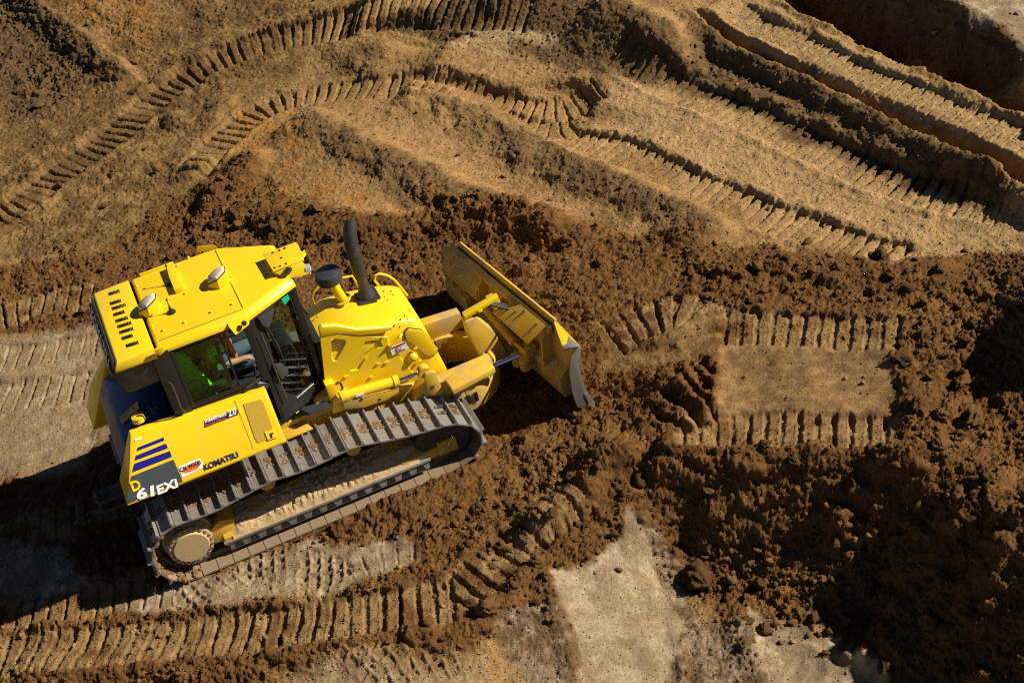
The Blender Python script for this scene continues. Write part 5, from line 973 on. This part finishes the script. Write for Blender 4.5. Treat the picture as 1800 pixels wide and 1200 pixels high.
# --- blade: w along its length (towards the near end), f forward, z up
BO = Vector((4.897, 0.209, 0)); BD = Vector((0.1736, -0.985, 0)); BN = Vector((0.985, 0.1736, 0))
def B_(w_, f, z): return BO + BD * w_ + BN * f + Vector((0, 0, z))
front = [(0.125, -0.06), (0.10, 0.03), (0.03, 0.18), (-0.02, 0.38), (-0.045, 0.6), (-0.04, 0.8), (0.0, 0.98), (0.035, 1.10)]
back = [(f - 0.028, z) for f, z in front]
def top_at(w_): return 1.11 if -1.34 <= w_ <= 0.90 else (1.11 - (w_ - 0.90) * 0.24 if w_ > 0 else 1.11 - (-1.34 - w_) * 0.55)
ws = [-1.78, -1.6, -1.36, -1.34, -0.8, -0.2, 0.4, 0.90, 0.92, 1.15, 1.39]
mb = MB(); mb.loft([[B_(w_, f, min(z, top_at(w_) - 0.002 * i)) for i, (f, z) in enumerate(front)] + [B_(w_, f, min(z, top_at(w_) - 0.002 * i)) for i, (f, z) in list(enumerate(back))[::-1]] for w_ in ws])
blade = mb.build("blade", 'yellow_worn_shade', dz, 0.0)
def bbox(w0, w1, pf, name, mat, bev=0.008, lab=None):
    mb = MB(); mb.loft([[B_(w0, f, z) for f, z in pf], [B_(w1, f, z) for f, z in pf]]); return mb.build(name, mat, blade, bev, lab)
bbox(-1.34, 0.90, [(0.035, 1.10), (0.040, 1.122), (0.012, 1.128), (-0.004, 1.11), (-0.004, 1.08)], "top_edge", 'yellow_dusty', 0.006)
bbox(-1.55, 1.20, [(-0.02, 0.18), (-0.20, 0.20), (-0.23, 0.34), (-0.23, 0.50), (-0.06, 0.62)], "lower_beam", 'yellow_worn_shade')
bbox(-1.36, 0.90, [(-0.045, 1.06), (-0.045, 0.93), (-0.11, 0.95), (-0.11, 1.00)], "upper_beam", 'yellow_worn_shade')
for w_ in (-1.33, -0.62, -0.15, 0.35, 0.85):
    bbox(w_ - 0.015, w_ + 0.015, [(-0.03, 1.06), (-0.20, 0.90), (-0.235, 0.50), (-0.03, 0.5)], "rib", 'yellow_worn_shade', 0.004)
bbox(-1.50, -0.64, [(-0.035, 1.065), (-0.225, 0.82), (-0.235, 0.66), (-0.05, 0.80)], "back_panel", 'yellow_worn_shade')
bbox(-1.80, 1.40, [(0.10, 0.05), (0.115, 0.06), (0.165, -0.10), (0.15, -0.115)], "cutting_edge", 'steel_edge', 0.003)
for w0, w1 in ((1.16, 1.42), (-1.82, -1.56)):
    mb = MB(); mb.loft([[B_(w_, f, z) for f, z in [(0.155, -0.13), (0.105, 0.03), (0.04, 0.18), (0.0, 0.30), (-0.05, 0.30), (-0.02, 0.16), (-0.06, 0.02), (0.0, -0.09)]] for w_ in (w0, w1)]); mb.build("end_bit", 'steel_edge', blade, 0.006)
mb = MB(); mb.loft([[B_(w_, f, z) for f, z in [(0.115, 0.0), (0.03, 0.2), (-0.02, 0.4), (-0.045, 0.6), (-0.035, 0.8), (0.03, 0.99), (-0.01, 1.01), (-0.14, 0.93), (-0.19, 0.7), (-0.20, 0.4), (-0.17, 0.16), (-0.03, 0.02)]] for w_ in (1.375, 1.405)]); mb.build("end_plate", 'steel_edge', blade, 0.004, label="near end plate, worn bare")
mb = MB(); mb.loft([[B_(w_, f, z) for f, z in [(0.03, 0.72), (-0.09, 0.72), (-0.12, 0.45), (-0.05, 0.12), (0.09, 0.03)]] for w_ in (-1.80, -1.775)]); mb.build("end_plate", 'yellow_dusty', blade, 0.004)
mb = MB(); mb.slab([(5.061,-0.619,1.1),(5.092,-0.971,1.07),(5.031,-1.065,1.05),(4.968,-1.072,1.05),(5.003,-0.885,1.07)], (0, 0, -1), 0.02); mb.build("corner_gusset", 'yellow', blade, 0.004)
mb = MB(); mb.slab([(5.097,-0.973,1.06),(5.164,-1.147,1.0),(4.967,-1.089,1.0),(4.967,-1.07,1.04),(5.036,-1.066,1.04)], (0, 0, -1), 0.02); mb.build("corner_gusset", 'steel_edge', blade, 0.004)
mb = MB(); mb.slab([B_(-1.34, 0.03, 1.10), B_(-1.62, 0.03, 0.96), B_(-1.80, 0.0, 0.86), B_(-1.76, -0.06, 0.80), B_(-1.5, -0.06, 0.93), B_(-1.34, -0.06, 1.04)], (0, 0, -1), 0.02); mb.build("corner_gusset", 'yellow_dusty', blade, 0.004)
# cover plate, tilt and angle cylinders behind the blade
mb = MB(); mb.slab([B_(-0.02, -0.34, 0.93), B_(0.30, -0.10, 1.085), B_(0.86, -0.10, 1.085), B_(0.78, -0.34, 0.90)], (-0.4, 0, -0.9), 0.025); cpo = mb.build("cover_plate", 'yellow_dusty', blade, 0.008)
for p in (B_(0.30, -0.20, 1.02), B_(0.42, -0.14, 1.06), B_(0.72, -0.16, 1.045), B_(0.70, -0.26, 0.975)):
    mb = MB(); mb.lathe([(0, .018), (.01, .018)], p, (0, 0, 1), 8); mb.build("cover_bolt", 'steel_dark', cpo)
mb = MB(); mb.cyl(B_(-0.25, -0.30, 0.80), B_(0.40, -0.33, 0.66), 0.065); mb.cyl(B_(0.40, -0.33, 0.66), B_(0.62, -0.30, 0.61), 0.03); mb.build("tilt_cylinder", 'yellow_worn_shade', blade)
for args in ((B_(-0.12, -0.26, 0.98), BD * 0.10, BN * 0.05, (0, 0, 0.06)), (B_(0.52, -0.24, 0.55), BD * 0.09, BN * 0.08, (0, 0, 0.10)), (B_(-0.9, -0.24, 0.55), BD * 0.09, BN * 0.08, (0, 0, 0.10))):
    mb = MB(); mb.obox(*args); mb.build("cylinder_lug", 'yellow_worn_shade', blade, 0.01)
for c_ in (B_(0.62, -0.36, 0.40), B_(0.46, -0.38, 0.38)):
    mb = MB(); mb.lathe([(0, .07), (.07, .07), (.075, .06), (.085, .06), (.09, .07), (.16, .07)], c_, (0, 0, 1), 16); mb.build("pin_boss", 'yellow_worn_shade', blade, 0.006)
for sd in (-1,):
    r0 = [(4.217,-0.62,0.774),(4.55,-0.62,0.777)]; r0 = [(p[0], -sd * p[1], p[2]) for p in r0]
    if sd > 0: r0[1] = tuple(B_(-0.9, -0.24, 0.62))
    d0 = (Vector(r0[0]) - Vector(r0[1])).normalized()
    mb = MB(); mb.cyl(Vector(r0[0]) + d0 * 0.50, Vector(r0[0]) + d0 * 0.02, 0.06); ac_ = mb.build("angle_cylinder", 'yellow_dusty', dz)
    mb = MB(); mb.cyl(Vector(r0[0]) + d0 * 0.02, r0[1], 0.032); mb.build("piston_rod", 'chrome', ac_)
    if sd < 0:
        q = [(3.583,-0.681,0.93),(4.16,-0.647,0.93),(4.175,-0.814,0.9),(3.591,-0.911,0.9)]
        mb = MB(); mb.slab(q, (0, 0, -1), 0.07); mb.build("arm_cover", 'yellow_dusty', ac_, 0.008)

# ------------------------------------------------------------------ the operator in the cab
def skinned(name, J, E, mat, parent=None, sub=2):
    """One continuous body from joints {name: (pos, radius)} and bones [(a, b)]."""
    keys = list(J); bm = bmesh.new(); lay = bm.verts.layers.skin.verify(); V = {k: bm.verts.new(J[k][0]) for k in keys}
    for a, b in E: bm.edges.new((V[a], V[b]))
    for k in keys: r = J[k][1]; V[k][lay].radius = (r if isinstance(r, tuple) else (r, r))
    V[keys[0]][lay].use_root = True
    me = bpy.data.meshes.new(name); bm.to_mesh(me); bm.free(); o = bpy.data.objects.new(name, me); COL.objects.link(o)
    md = o.modifiers.new("skin", 'SKIN'); md.use_smooth_shade = True; s = o.modifiers.new("sub", 'SUBSURF'); s.levels = sub; s.render_levels = sub
    me2 = bpy.data.meshes.new_from_object(o.evaluated_get(bpy.context.evaluated_depsgraph_get())); o.modifiers.clear(); o.data = me2
    me2.materials.clear(); me2.materials.append(M[mat])
    for p in me2.polygons: p.use_smooth = True
    if parent: o.parent = parent
    return o
PX, PY = 1.15, -0.08
J = {'pelvis': ((PX, PY, 1.86), 0.14), 'spine': ((PX + .04, PY, 2.0), 0.135), 'chest': ((PX + .09, PY, 2.17), (0.15, 0.12)), 'neck': ((PX + .12, PY, 2.34), 0.062), 'chin': ((PX + .15, PY, 2.42), 0.075), 'head': ((PX + .15, PY, 2.52), 0.098), 'crown': ((PX + .14, PY, 2.61), 0.07)}
Ed = [('pelvis', 'spine'), ('spine', 'chest'), ('chest', 'neck'), ('neck', 'chin'), ('chin', 'head'), ('head', 'crown')]
hand_r = Vector((1.483,-0.34,2.014)); elb_r = Vector((1.251,-0.36,2.048)); elb_r.z -= 0.0
for sd, nm in ((-1, 'r'), (1, 'l')):
    el = elb_r if sd < 0 else Vector((elb_r.x, -elb_r.y - .02, elb_r.z)); hd = hand_r if sd < 0 else Vector((hand_r.x, -hand_r.y - .02, hand_r.z))
    J['sh' + nm] = ((PX + .09, PY + sd * 0.20, 2.23), 0.078); J['el' + nm] = (el, 0.052); J['wr' + nm] = (el.lerp(hd, 0.80), 0.033); J['pa' + nm] = (hd, 0.042)
    Ed += [('chest', 'sh' + nm), ('sh' + nm, 'el' + nm), ('el' + nm, 'wr' + nm), ('wr' + nm, 'pa' + nm)]
    for k, (dy, ln) in enumerate(((-.03, .050), (-.01, .060), (.01, .056), (.03, .044))):
        a = hd + Vector((.045, dy, -.004)); b = a + Vector((ln * .6, 0, -.022))
        J[f'f{nm}{k}a'] = (a, 0.011); J[f'f{nm}{k}b'] = (b, 0.009); J[f'f{nm}{k}c'] = (b + Vector((ln * .15, 0, -.03)), 0.008)
        Ed += [('pa' + nm, f'f{nm}{k}a'), (f'f{nm}{k}a', f'f{nm}{k}b'), (f'f{nm}{k}b', f'f{nm}{k}c')]
    J[f't{nm}a'] = (hd + Vector((.015, -sd * .042, -.01)), 0.012); J[f't{nm}b'] = (hd + Vector((.05, -sd * .055, -.025)), 0.010); Ed += [('pa' + nm, f't{nm}a'), (f't{nm}a', f't{nm}b')]
    J['hip' + nm] = ((PX + .06, PY + sd * 0.10, 1.86), 0.095); J['kn' + nm] = ((PX + .50, PY + sd * 0.15, 1.88), 0.066); J['an' + nm] = ((PX + .60, PY + sd * 0.14, 1.44), 0.045); J['toe' + nm] = ((PX + .76, PY + sd * 0.15, 1.38), 0.04)
    Ed += [('pelvis', 'hip' + nm), ('hip' + nm, 'kn' + nm), ('kn' + nm, 'an' + nm), ('an' + nm, 'toe' + nm)]
person = skinned("person", J, Ed, 'skin')
person['label'] = "operator in slate shirt and lime and orange vest seated in the dozer cab"; person['category'] = "person"
def sub_skin(name, keys, extra, mat):
    JJ = {k: (J[k][0], tuple(a + extra for a in J[k][1]) if isinstance(J[k][1], tuple) else J[k][1] + extra) for k in keys}
    return skinned(name, JJ, [e for e in Ed if e[0] in keys and e[1] in keys], mat, person)
sub_skin("shirt", ['chest', 'spine', 'pelvis', 'shr', 'shl', 'elr', 'ell'], 0.016, 'slate')
J['uar'] = (Vector(J['shr'][0]).lerp(Vector(J['elr'][0]), 0.55), 0.062); J['ual'] = (Vector(J['shl'][0]).lerp(Vector(J['ell'][0]), 0.55), 0.062); Ed += [('shr', 'uar'), ('shl', 'ual')]
sub_skin("vest", ['chest', 'spine', 'pelvis', 'shr', 'shl', 'uar', 'ual'], 0.028, 'hivis')
sub_skin("trousers", ['pelvis', 'hipr', 'hipl', 'knr', 'knl', 'anr', 'anl'], 0.018, 'jeans')
for sd in (-1, 1):
    mb = MB(); mb.tube([(PX - .07, PY + sd * .13, 1.95), (PX - .06, PY + sd * .15, 2.18), (PX + .05, PY + sd * .17, 2.345), (PX + .22, PY + sd * .15, 2.24), (PX + .24, PY + sd * .13, 1.98)], 0.030); mb.build("vest_band", 'hiorange', person)
    mb = MB(); mb.tube([(PX + .07, PY + sd * .17, 2.355), (PX + .235, PY + sd * .15, 2.25), (PX + .262, PY + sd * .13, 2.01)], 0.013); mb.build("vest_tape", 'silver_tape', person)
mb = MB(); hc = (PX + .145, PY, 2.54)
mb.lathe([(0, .112), (.05, .110), (.09, .085), (.11, .03)], (hc[0], hc[1], hc[2]), (-0.1, 0, 1), 20); mb.loft([[(hc[0] + r * math.cos(a) + .05, hc[1] + r * .8 * math.sin(a), hc[2] + z) for a in [k * math.pi / 8 for k in range(16)]] for r, z in ((.145, .0), (.14, .012))]); mb.build("cap", 'maroon', person)
mb = MB()
for sd in (-1, 1): mb.ball((PX + .237, PY + sd * .034, 2.515), 0.012, 8)
mb.build("eye", 'black', person)
mb = MB(); mb.ball((PX + .256, PY, 2.485), 0.020, 8, (1, .8, 1.3)); mb.build("nose", 'skin', person)
mb = MB(); mb.obox((PX + .23, PY, 2.445), (0.006, 0, 0), (0, 0.024, 0), (0, 0, 0.004)); mb.build("mouth", 'red_print', person)
mb = MB()
for sd in (-1, 1): mb.ball((PX + .14, PY + sd * .104, 2.495), 0.028, 8, (.8, .4, 1.2))
mb.build("ear", 'skin', person)

# ------------------------------------------------------------------ clods of soil
def ico(sub):
    bm = bmesh.new(); bmesh.ops.create_icosphere(bm, subdivisions=sub, radius=1.0); V = np.array([v.co[:] for v in bm.verts]); Fc = np.array([[v.index for v in f.verts] for f in bm.faces]); bm.free(); return V, Fc
IV2, IF2 = ico(2); IV1, IF1 = ico(1)
IV3, IF3 = ico(4)
def lump_verts(V, rough_, seed):
    r = np.random.default_rng(seed); out = V.copy(); n = np.zeros(len(V))
    for f, a in ((1.3, 0.30), (2.7, 0.28), (5.5, 0.28), (11, 0.24), (23, 0.18)):
        d = r.normal(size=(3, 3)); ph = r.random(3) * 6.28
        n += a * np.sin(V @ (d * f / 1.7) + ph).mean(1) * 1.6
    out *= (1 + rough_ * n)[:, None]
    for _ in range(3):                                   # a few broken faces
        d = r.normal(size=3); d /= np.linalg.norm(d); h = 0.72 + 0.25 * r.random(); k = out @ d; m_ = k > h; out[m_] -= (k[m_] - h)[:, None] * d * 0.7
    return out * np.array([1.0, r.uniform(0.7, 1.0), r.uniform(0.55, 0.85)])
M['clod'] = soil_mat("clod_soil", False, (0.150, 0.078, 0.028)); M['pale_clod'] = soil_mat("pale_clod_soil", False, (0.34, 0.26, 0.16)); M['sand_clod'] = soil_mat("sandy_clod_soil", False, (0.26, 0.155, 0.062))
def clod_mesh(name, mat, seed, I=(IV2, IF2)):
    v = lump_verts(I[0], 1.0, seed); me = bpy.data.meshes.new(name); me.from_pydata(v.tolist(), [], I[1].tolist()); me.materials.append(M[mat]); me.polygons.foreach_set('use_smooth', [True] * len(me.polygons)); return me
CM = {m_: [clod_mesh("soil_clod", m_, 100 + k + 20 * i, (IV3, IF3) if k < 4 else (IV2, IF2)) for k in range(9)] for i, m_ in enumerate(('clod', 'pale_clod', 'sand_clod'))}
def clod(x, y, r, label, group=None, mat='clod', name="soil_clod", k=None):
    o = bpy.data.objects.new(name, CM[mat][random.randrange(9) if k is None else k]); COL.objects.link(o)
    z = float(ground_at(np.array([x]), np.array([y]))[0])
    o.location = (x, y, z + r * 0.28); s = r * random.uniform(0.9, 1.1); o.scale = (s, s * random.uniform(0.85, 1.1), s); o.rotation_euler = (random.uniform(-.3, .3), random.uniform(-.3, .3), random.uniform(0, 6.28))
    o['label'] = label; o['category'] = "soil clod" if mat == 'clod' else "stone"
    if group: o['group'] = group
    return o
SINGLE = [((5.234,-3.67),0.17, 'big oval brown clod lying at the foot of the dark bank beside the pale floor', 'clod'),((5.603,0.698),0.06, "small pale stone lying just in front of the blade's top edge", 'pale_clod'),((8.625,-4.003),0.13, 'rounded brown clod at the left edge of the deep shade on the right', 'clod'),((9.295,-2.923),0.09, 'lone clod half in the triangular shadow at the right', 'clod'),((5.53,-4.576),0.085, 'dark clod lying alone on the pale floor left of the cracked patch', 'clod'),((5.937,-5.143),0.07, 'reddish clod on the pale floor nearest the bottom right', 'clod'),((9.433,-1.003),0.15, 'dark clod at the lower end of the long crawler print by the sandy lane', 'clod'),((8.93,-0.001),0.11, 'dark clod sitting on the slotted crawler print above the churned strip', 'clod'),((3.591,-3.103),0.1, 'brown clod standing on the loose soil left of the pale floor', 'clod'),((4.073,7.503),0.04, 'whitish stone on the dark slope left of the curved crawler print', 'pale_clod'),((2.819,-3.476),0.11, 'brown clod at the end of the row of deep track slots at bottom', 'clod'),((8.492,-2.787),0.14, 'large clod just right of the flattened pad', 'clod'),((7.943,-4.293),0.11, 'clod on the rim of the bank below the right end of the pad', 'clod')]
for q, ((x, y), r, l, m_) in enumerate(SINGLE): clod(x, y, r * 0.74, l, None, m_, k=q % 4)
GROUPS = [('small brown clod scattered on the pale hard floor', 'clods on the pale floor', 'clod', [((5.438,-4.405),0.08),((5.663,-4.447),0.07),((5.375,-4.303),0.05),((4.402,-3.399),0.045),((3.793,-3.17),0.05),((6.37,-5.644),0.09),((6.331,-5.493),0.06),((6.247,-5.357),0.05),((5.917,-4.826),0.06),((5.987,-4.94),0.05),((5.842,-4.6),0.07),((5.705,-4.592),0.05),((6.14,-4.923),0.06),((6.172,-5.094),0.07),((6.22,-5.237),0.06),((6.039,-4.744),0.08),((5.971,-4.566),0.06),((5.38,-3.785),0.05),((5.523,-3.919),0.06),((5.61,-4.02),0.06),((5.565,-3.651),0.05),((4.993,-3.696),0.04),((4.196,-2.82),0.05),((6.193,-5.752),0.06)]),('dark brown clod on the shaded bank below the flattened pad', 'clods on the bank', 'clod', [((5.888,-3.739),0.1),((5.818,-4.021),0.12),((6.48,-4.52),0.08),((5.032,-2.725),0.11),((5.452,-2.775),0.08),((5.7,-3.141),0.09),((5.379,-3.456),0.07),((5.525,-3.842),0.08),((6.608,-3.498),0.09),((6.918,-3.481),0.1),((6.273,-3.805),0.08),((6.264,-4.293),0.07),((7.048,-3.98),0.08),((6.872,-4.471),0.09),((6.108,-3.078),0.07),((6.428,-3.173),0.08),((5.022,-3.032),0.07),((7.415,-4.209),0.09),((7.098,-4.99),0.1),((6.94,-5.618),0.08),((7.788,-5.033),0.09),((7.845,-5.536),0.08),((7.684,-4.775),0.07),((6.315,-4.887),0.06),((6.881,-6.178),0.09),((7.346,-6.285),0.08)]),('brown clod on the churned soil to the right of the flattened pad', 'clods right of the pad', 'clod', [((8.704,-2.478),0.12),((9.11,-2.587),0.13),((8.876,-3.408),0.14),((9.078,-2.124),0.08),((9.346,-1.975),0.1),((9.643,-1.908),0.09),((9.669,-2.332),0.08),((9.641,-2.705),0.09),((8.559,-3.21),0.1),((8.176,-3.536),0.09),((8.277,-3.824),0.1),((8.271,-4.146),0.08),((7.886,-3.791),0.08),((10.075,-2.343),0.09),((10.443,-2.189),0.1),((9.306,-1.673),0.09),((8.95,-2.991),0.09),((8.88,-2.697),0.07),((8.645,-3.841),0.08)]),('brown clod in the churned strip above the flattened pad', 'clods above the pad', 'clod', [((8.946,-1.454),0.12),((7.541,-0.067),0.1),((7.722,-0.341),0.08),((8.052,-0.354),0.11),((8.256,-0.716),0.09),((8.552,-0.78),0.1),((8.597,-1.238),0.08),((7.306,-0.338),0.09),((7.399,-0.615),0.08),((7.9,-0.752),0.07),((8.19,-1.095),0.09),((9.238,-1.405),0.09),((8.843,-0.985),0.07),((7.295,0.256),0.08),((7.607,-0.829),0.06),((9.53,-1.469),0.09),((9.845,-1.62),0.08),((10.022,-1.956),0.09),((8.383,-0.366),0.07),((10.401,-2.012),0.08)]),('brown clod on the loose soil between the dozer and the pale floor', 'clods beside the near track', 'clod', [((3.323,-1.943),0.09),((3.703,-2.074),0.1),((4.061,-1.754),0.07),((3.674,-1.62),0.08),((4.526,-1.713),0.07),((4.404,-2.299),0.08),((3.752,-2.626),0.09),((3.37,-2.693),0.08),((3.245,-2.313),0.07),((3.322,-3.48),0.1),((3.587,-3.312),0.06),((3.197,-3.265),0.08),((3.073,-2.904),0.09),((2.977,-2.452),0.08),((4.363,-2.696),0.08),((4.685,-2.476),0.07),((3.974,-2.763),0.07),((4.524,-3.103),0.06),((2.73,-1.995),0.06),((2.352,-1.865),0.05),((1.77,-3.323),0.06),((2.202,-3.401),0.07),((2.724,-3.26),0.08),((1.945,-1.819),0.05),((4.25,-3.232),0.06),((3.745,-2.312),0.06)]),('brown clod in the dark soil beyond the dozer and its blade', 'clods beyond the dozer', 'clod', [((4.215,3.325),0.1),((4.306,2.607),0.08),((4.785,3.422),0.09),((5.258,3.251),0.1),((5.564,3.115),0.11),((5.648,2.461),0.08),((5.756,1.897),0.09),((5.912,1.471),0.1),((5.958,0.832),0.09),((6.262,1.856),0.08),((6.485,1.221),0.09),((4.265,3.975),0.09),((3.835,3.767),0.07),((3.432,4.76),0.11),((3.09,4.831),0.09),((2.747,4.901),0.1),((3.402,4.079),0.07),((1.231,5.292),0.09),((1.642,5.524),0.08),((2.044,5.683),0.12),((2.333,5.382),0.08),((0.937,5.159),0.09),((0.659,5.528),0.1),((0.241,5.653),0.08),((-0.257,5.835),0.08),((6.401,0.523),0.07),((5.878,0.307),0.08),((5.923,-0.279),0.07),((6.799,1.154),0.07),((5.799,3.029),0.07),((2.686,5.674),0.08),((2.42,6.443),0.09),((2.787,6.761),0.07),((-0.25,4.839),0.06)]),('earth clod on the brown ground at upper left', 'clods at upper left', 'clod', [((0.119,13.537),0.1),((0.603,14.558),0.09),((0.538,12.651),0.1),((-0.143,12.42),0.11),((0.584,11.581),0.09),((0.047,11.513),0.1),((0.754,10.709),0.08),((0.091,14.992),0.09),((1.503,8.75),0.07),((1.603,7.823),0.07),((2.002,11.716),0.08),((1.505,13.794),0.06),((-0.137,10.24),0.07),((0.93,8.333),0.06),((2.057,7.686),0.06),((1.616,7.006),0.07),((0.011,8.611),0.07),((0.565,7.395),0.06)]),('sandy lump on the tan ground along the upper crawler prints', 'lumps on the tan ground', 'sand_clod', [((5.197,5.966),0.05),((5.692,6.52),0.05),((4.807,7.132),0.04),((5.827,5.069),0.05),((6.164,4.031),0.06),((6.48,3.056),0.05),((6.838,2.265),0.05),((6.491,4.36),0.06),((5.923,5.82),0.04),((4.835,6.039),0.05),((4.992,4.351),0.06),((5.453,3.641),0.05),((9.546,5.583),0.06),((9.586,6.275),0.06),((9.224,6.832),0.05),((8.384,7.802),0.05),((10.018,4.73),0.06),((10.177,3.932),0.07),((10.378,2.928),0.06),((10.543,2.099),0.07),((10.7,1.314),0.06),((10.869,0.465),0.06),((8.962,1.035),0.04),((9.367,0.239),0.04),((9.971,-0.832),0.04),((10.47,-1.343),0.05),((5.443,11.145),0.06),((4.596,11.306),0.05),((12.409,2.984),0.08),((12.748,2.595),0.09),((12.759,2.05),0.08)])]
for l, g_, m_, pts in GROUPS:
    for (x, y), r in pts: clod(x + random.uniform(-.04, .04), y + random.uniform(-.04, .04), r * random.uniform(.5, .85), l, g_, m_)
# crumbs nobody could count: one mesh over the whole ground
cx = RNG.uniform(0, 1, 110000); cy = RNG.uniform(0, 1, 110000) ** 1.0
ii = (cy * (NV - 1)).astype(int) + len(out_steps); jj = (cx * (NU - 1)).astype(int) + len(out_steps)
flat = ii * shape[1] + jj
clump = fbm(X[flat], Y[flat], 1.1, 3, k=500)
wgt = np.clip((0.20 + 0.75 * fresh[flat] + 0.25 * dark[flat]) * (1 - 0.97 * padm[flat]) * (1 - 0.75 * palem[flat]) * (1 - 0.6 * smooth_lane[flat]) * (1 - 0.55 * compact[flat]) * (0.5 + 1.0 * clump), 0.03, 1)
under = (X[flat] > -0.35) & (X[flat] < 3.75) & (np.abs(np.abs(Y[flat]) - 0.95) < 0.34)
sel = flat[(RNG.random(len(flat)) < wgt * 0.7) & ~under]
rad = 0.008 + 0.030 * RNG.random(len(sel)) ** 4 * (0.35 + 0.65 * np.clip(fresh[sel] + dark[sel], 0, 1))
VV_, FF_, CC_ = [], [], []; off = 0
lv = [lump_verts(IV1, 1.0, 900 + k) for k in range(12)]; lv2 = [lump_verts(IV2, 1.0, 950 + k) for k in range(12)]
for a_, r in zip(sel, rad):
    L_, Fi = (lv2, IF2) if r > 0.030 else (lv, IF1)
    v = L_[random.randrange(12)] * r; t = random.uniform(0, 6.283); ct, st = math.cos(t), math.sin(t)
    v = np.stack([v[:, 0] * ct - v[:, 1] * st + X[a_], v[:, 0] * st + v[:, 1] * ct + Y[a_], v[:, 2] + H[a_] + r * 0.3], 1)
    VV_.append(v); FF_.append(Fi + off); off += len(v); CC_.append(np.repeat((SOILC[a_] * random.uniform(0.75, 1.35))[None, :], len(v), 0))
VV_ = np.concatenate(VV_); FF_ = np.concatenate(FF_); CC_ = np.concatenate(CC_)
cm = bpy.data.meshes.new("soil_crumbs"); cm.vertices.add(len(VV_)); cm.vertices.foreach_set("co", VV_.astype(np.float32).ravel())
cm.loops.add(len(FF_) * 3); cm.loops.foreach_set("vertex_index", FF_.astype(np.int32).ravel())
cm.polygons.add(len(FF_)); cm.polygons.foreach_set("loop_start", np.arange(0, len(FF_) * 3, 3, dtype=np.int32)); cm.polygons.foreach_set("loop_total", np.full(len(FF_), 3, np.int32)); cm.update()
ca = cm.color_attributes.new("soil", 'FLOAT_COLOR', 'POINT'); ca.data.foreach_set("color", np.concatenate([CC_, np.ones((len(CC_), 1))], 1).astype(np.float32).ravel())
cm.materials.append(M['soil']); co_ = bpy.data.objects.new("soil_crumbs", cm); COL.objects.link(co_); co_['kind'] = 'stuff'; co_['label'] = "loose crumbs of soil strewn over the churned ground"; co_['category'] = "soil"
# finest grit: eight-sided grains over everything in view
gi = RNG.integers(0, NV, 70000) + len(out_steps); gj = RNG.integers(0, NU, 70000) + len(out_steps); gf = gi * shape[1] + gj
gf = gf[RNG.random(len(gf)) < (0.75 - 0.6 * padm[gf]) * (1 - 0.55 * palem[gf])]; gr = RNG.uniform(0.006, 0.0135, len(gf))
OV = np.array([(1, 0, 0), (0, 1, 0), (-1, 0, 0), (0, -1, 0), (0, 0, 1), (0, 0, -1)], float); OF = np.array([(0, 1, 4), (1, 2, 4), (2, 3, 4), (3, 0, 4), (1, 0, 5), (2, 1, 5), (3, 2, 5), (0, 3, 5)])
gv = OV[None] * (0.7 + 0.6 * RNG.random((len(gf), 6, 1))); ga = RNG.uniform(0, 6.28, len(gf))[:, None]
gx_ = gv[:, :, 0] * np.cos(ga) - gv[:, :, 1] * np.sin(ga); gy_ = gv[:, :, 0] * np.sin(ga) + gv[:, :, 1] * np.cos(ga)
GV = np.stack([gx_ * gr[:, None] + X[gf][:, None], gy_ * gr[:, None] + Y[gf][:, None], gv[:, :, 2] * gr[:, None] + (H[gf] + 0.25 * gr)[:, None]], -1).reshape(-1, 3)
GF = (OF[None] + (np.arange(len(gf)) * 6)[:, None, None]).reshape(-1, 3)
GC = np.repeat(SOILC[gf] * RNG.uniform(0.75, 1.35, (len(gf), 1)), 6, 0)
gm_ = bpy.data.meshes.new("soil_grit"); gm_.vertices.add(len(GV)); gm_.vertices.foreach_set("co", GV.astype(np.float32).ravel())
gm_.loops.add(len(GF) * 3); gm_.loops.foreach_set("vertex_index", GF.astype(np.int32).ravel())
gm_.polygons.add(len(GF)); gm_.polygons.foreach_set("loop_start", np.arange(0, len(GF) * 3, 3, dtype=np.int32)); gm_.polygons.foreach_set("loop_total", np.full(len(GF), 3, np.int32)); gm_.update()
ca = gm_.color_attributes.new("soil", 'FLOAT_COLOR', 'POINT'); ca.data.foreach_set("color", np.concatenate([GC, np.ones((len(GC), 1))], 1).astype(np.float32).ravel())
gm_.materials.append(M['soil']); go_ = bpy.data.objects.new("soil_grit", gm_); COL.objects.link(go_); go_['kind'] = 'stuff'; go_['label'] = "fine grit lying over the whole worked ground"; go_['category'] = "soil"
print("crumbs", len(sel), "tris", len(FF_))

# ------------------------------------------------------------------ pitch the finished site
for o in list(COL.objects):
    if o.parent is None: o.matrix_world = TILT @ o.matrix_basis
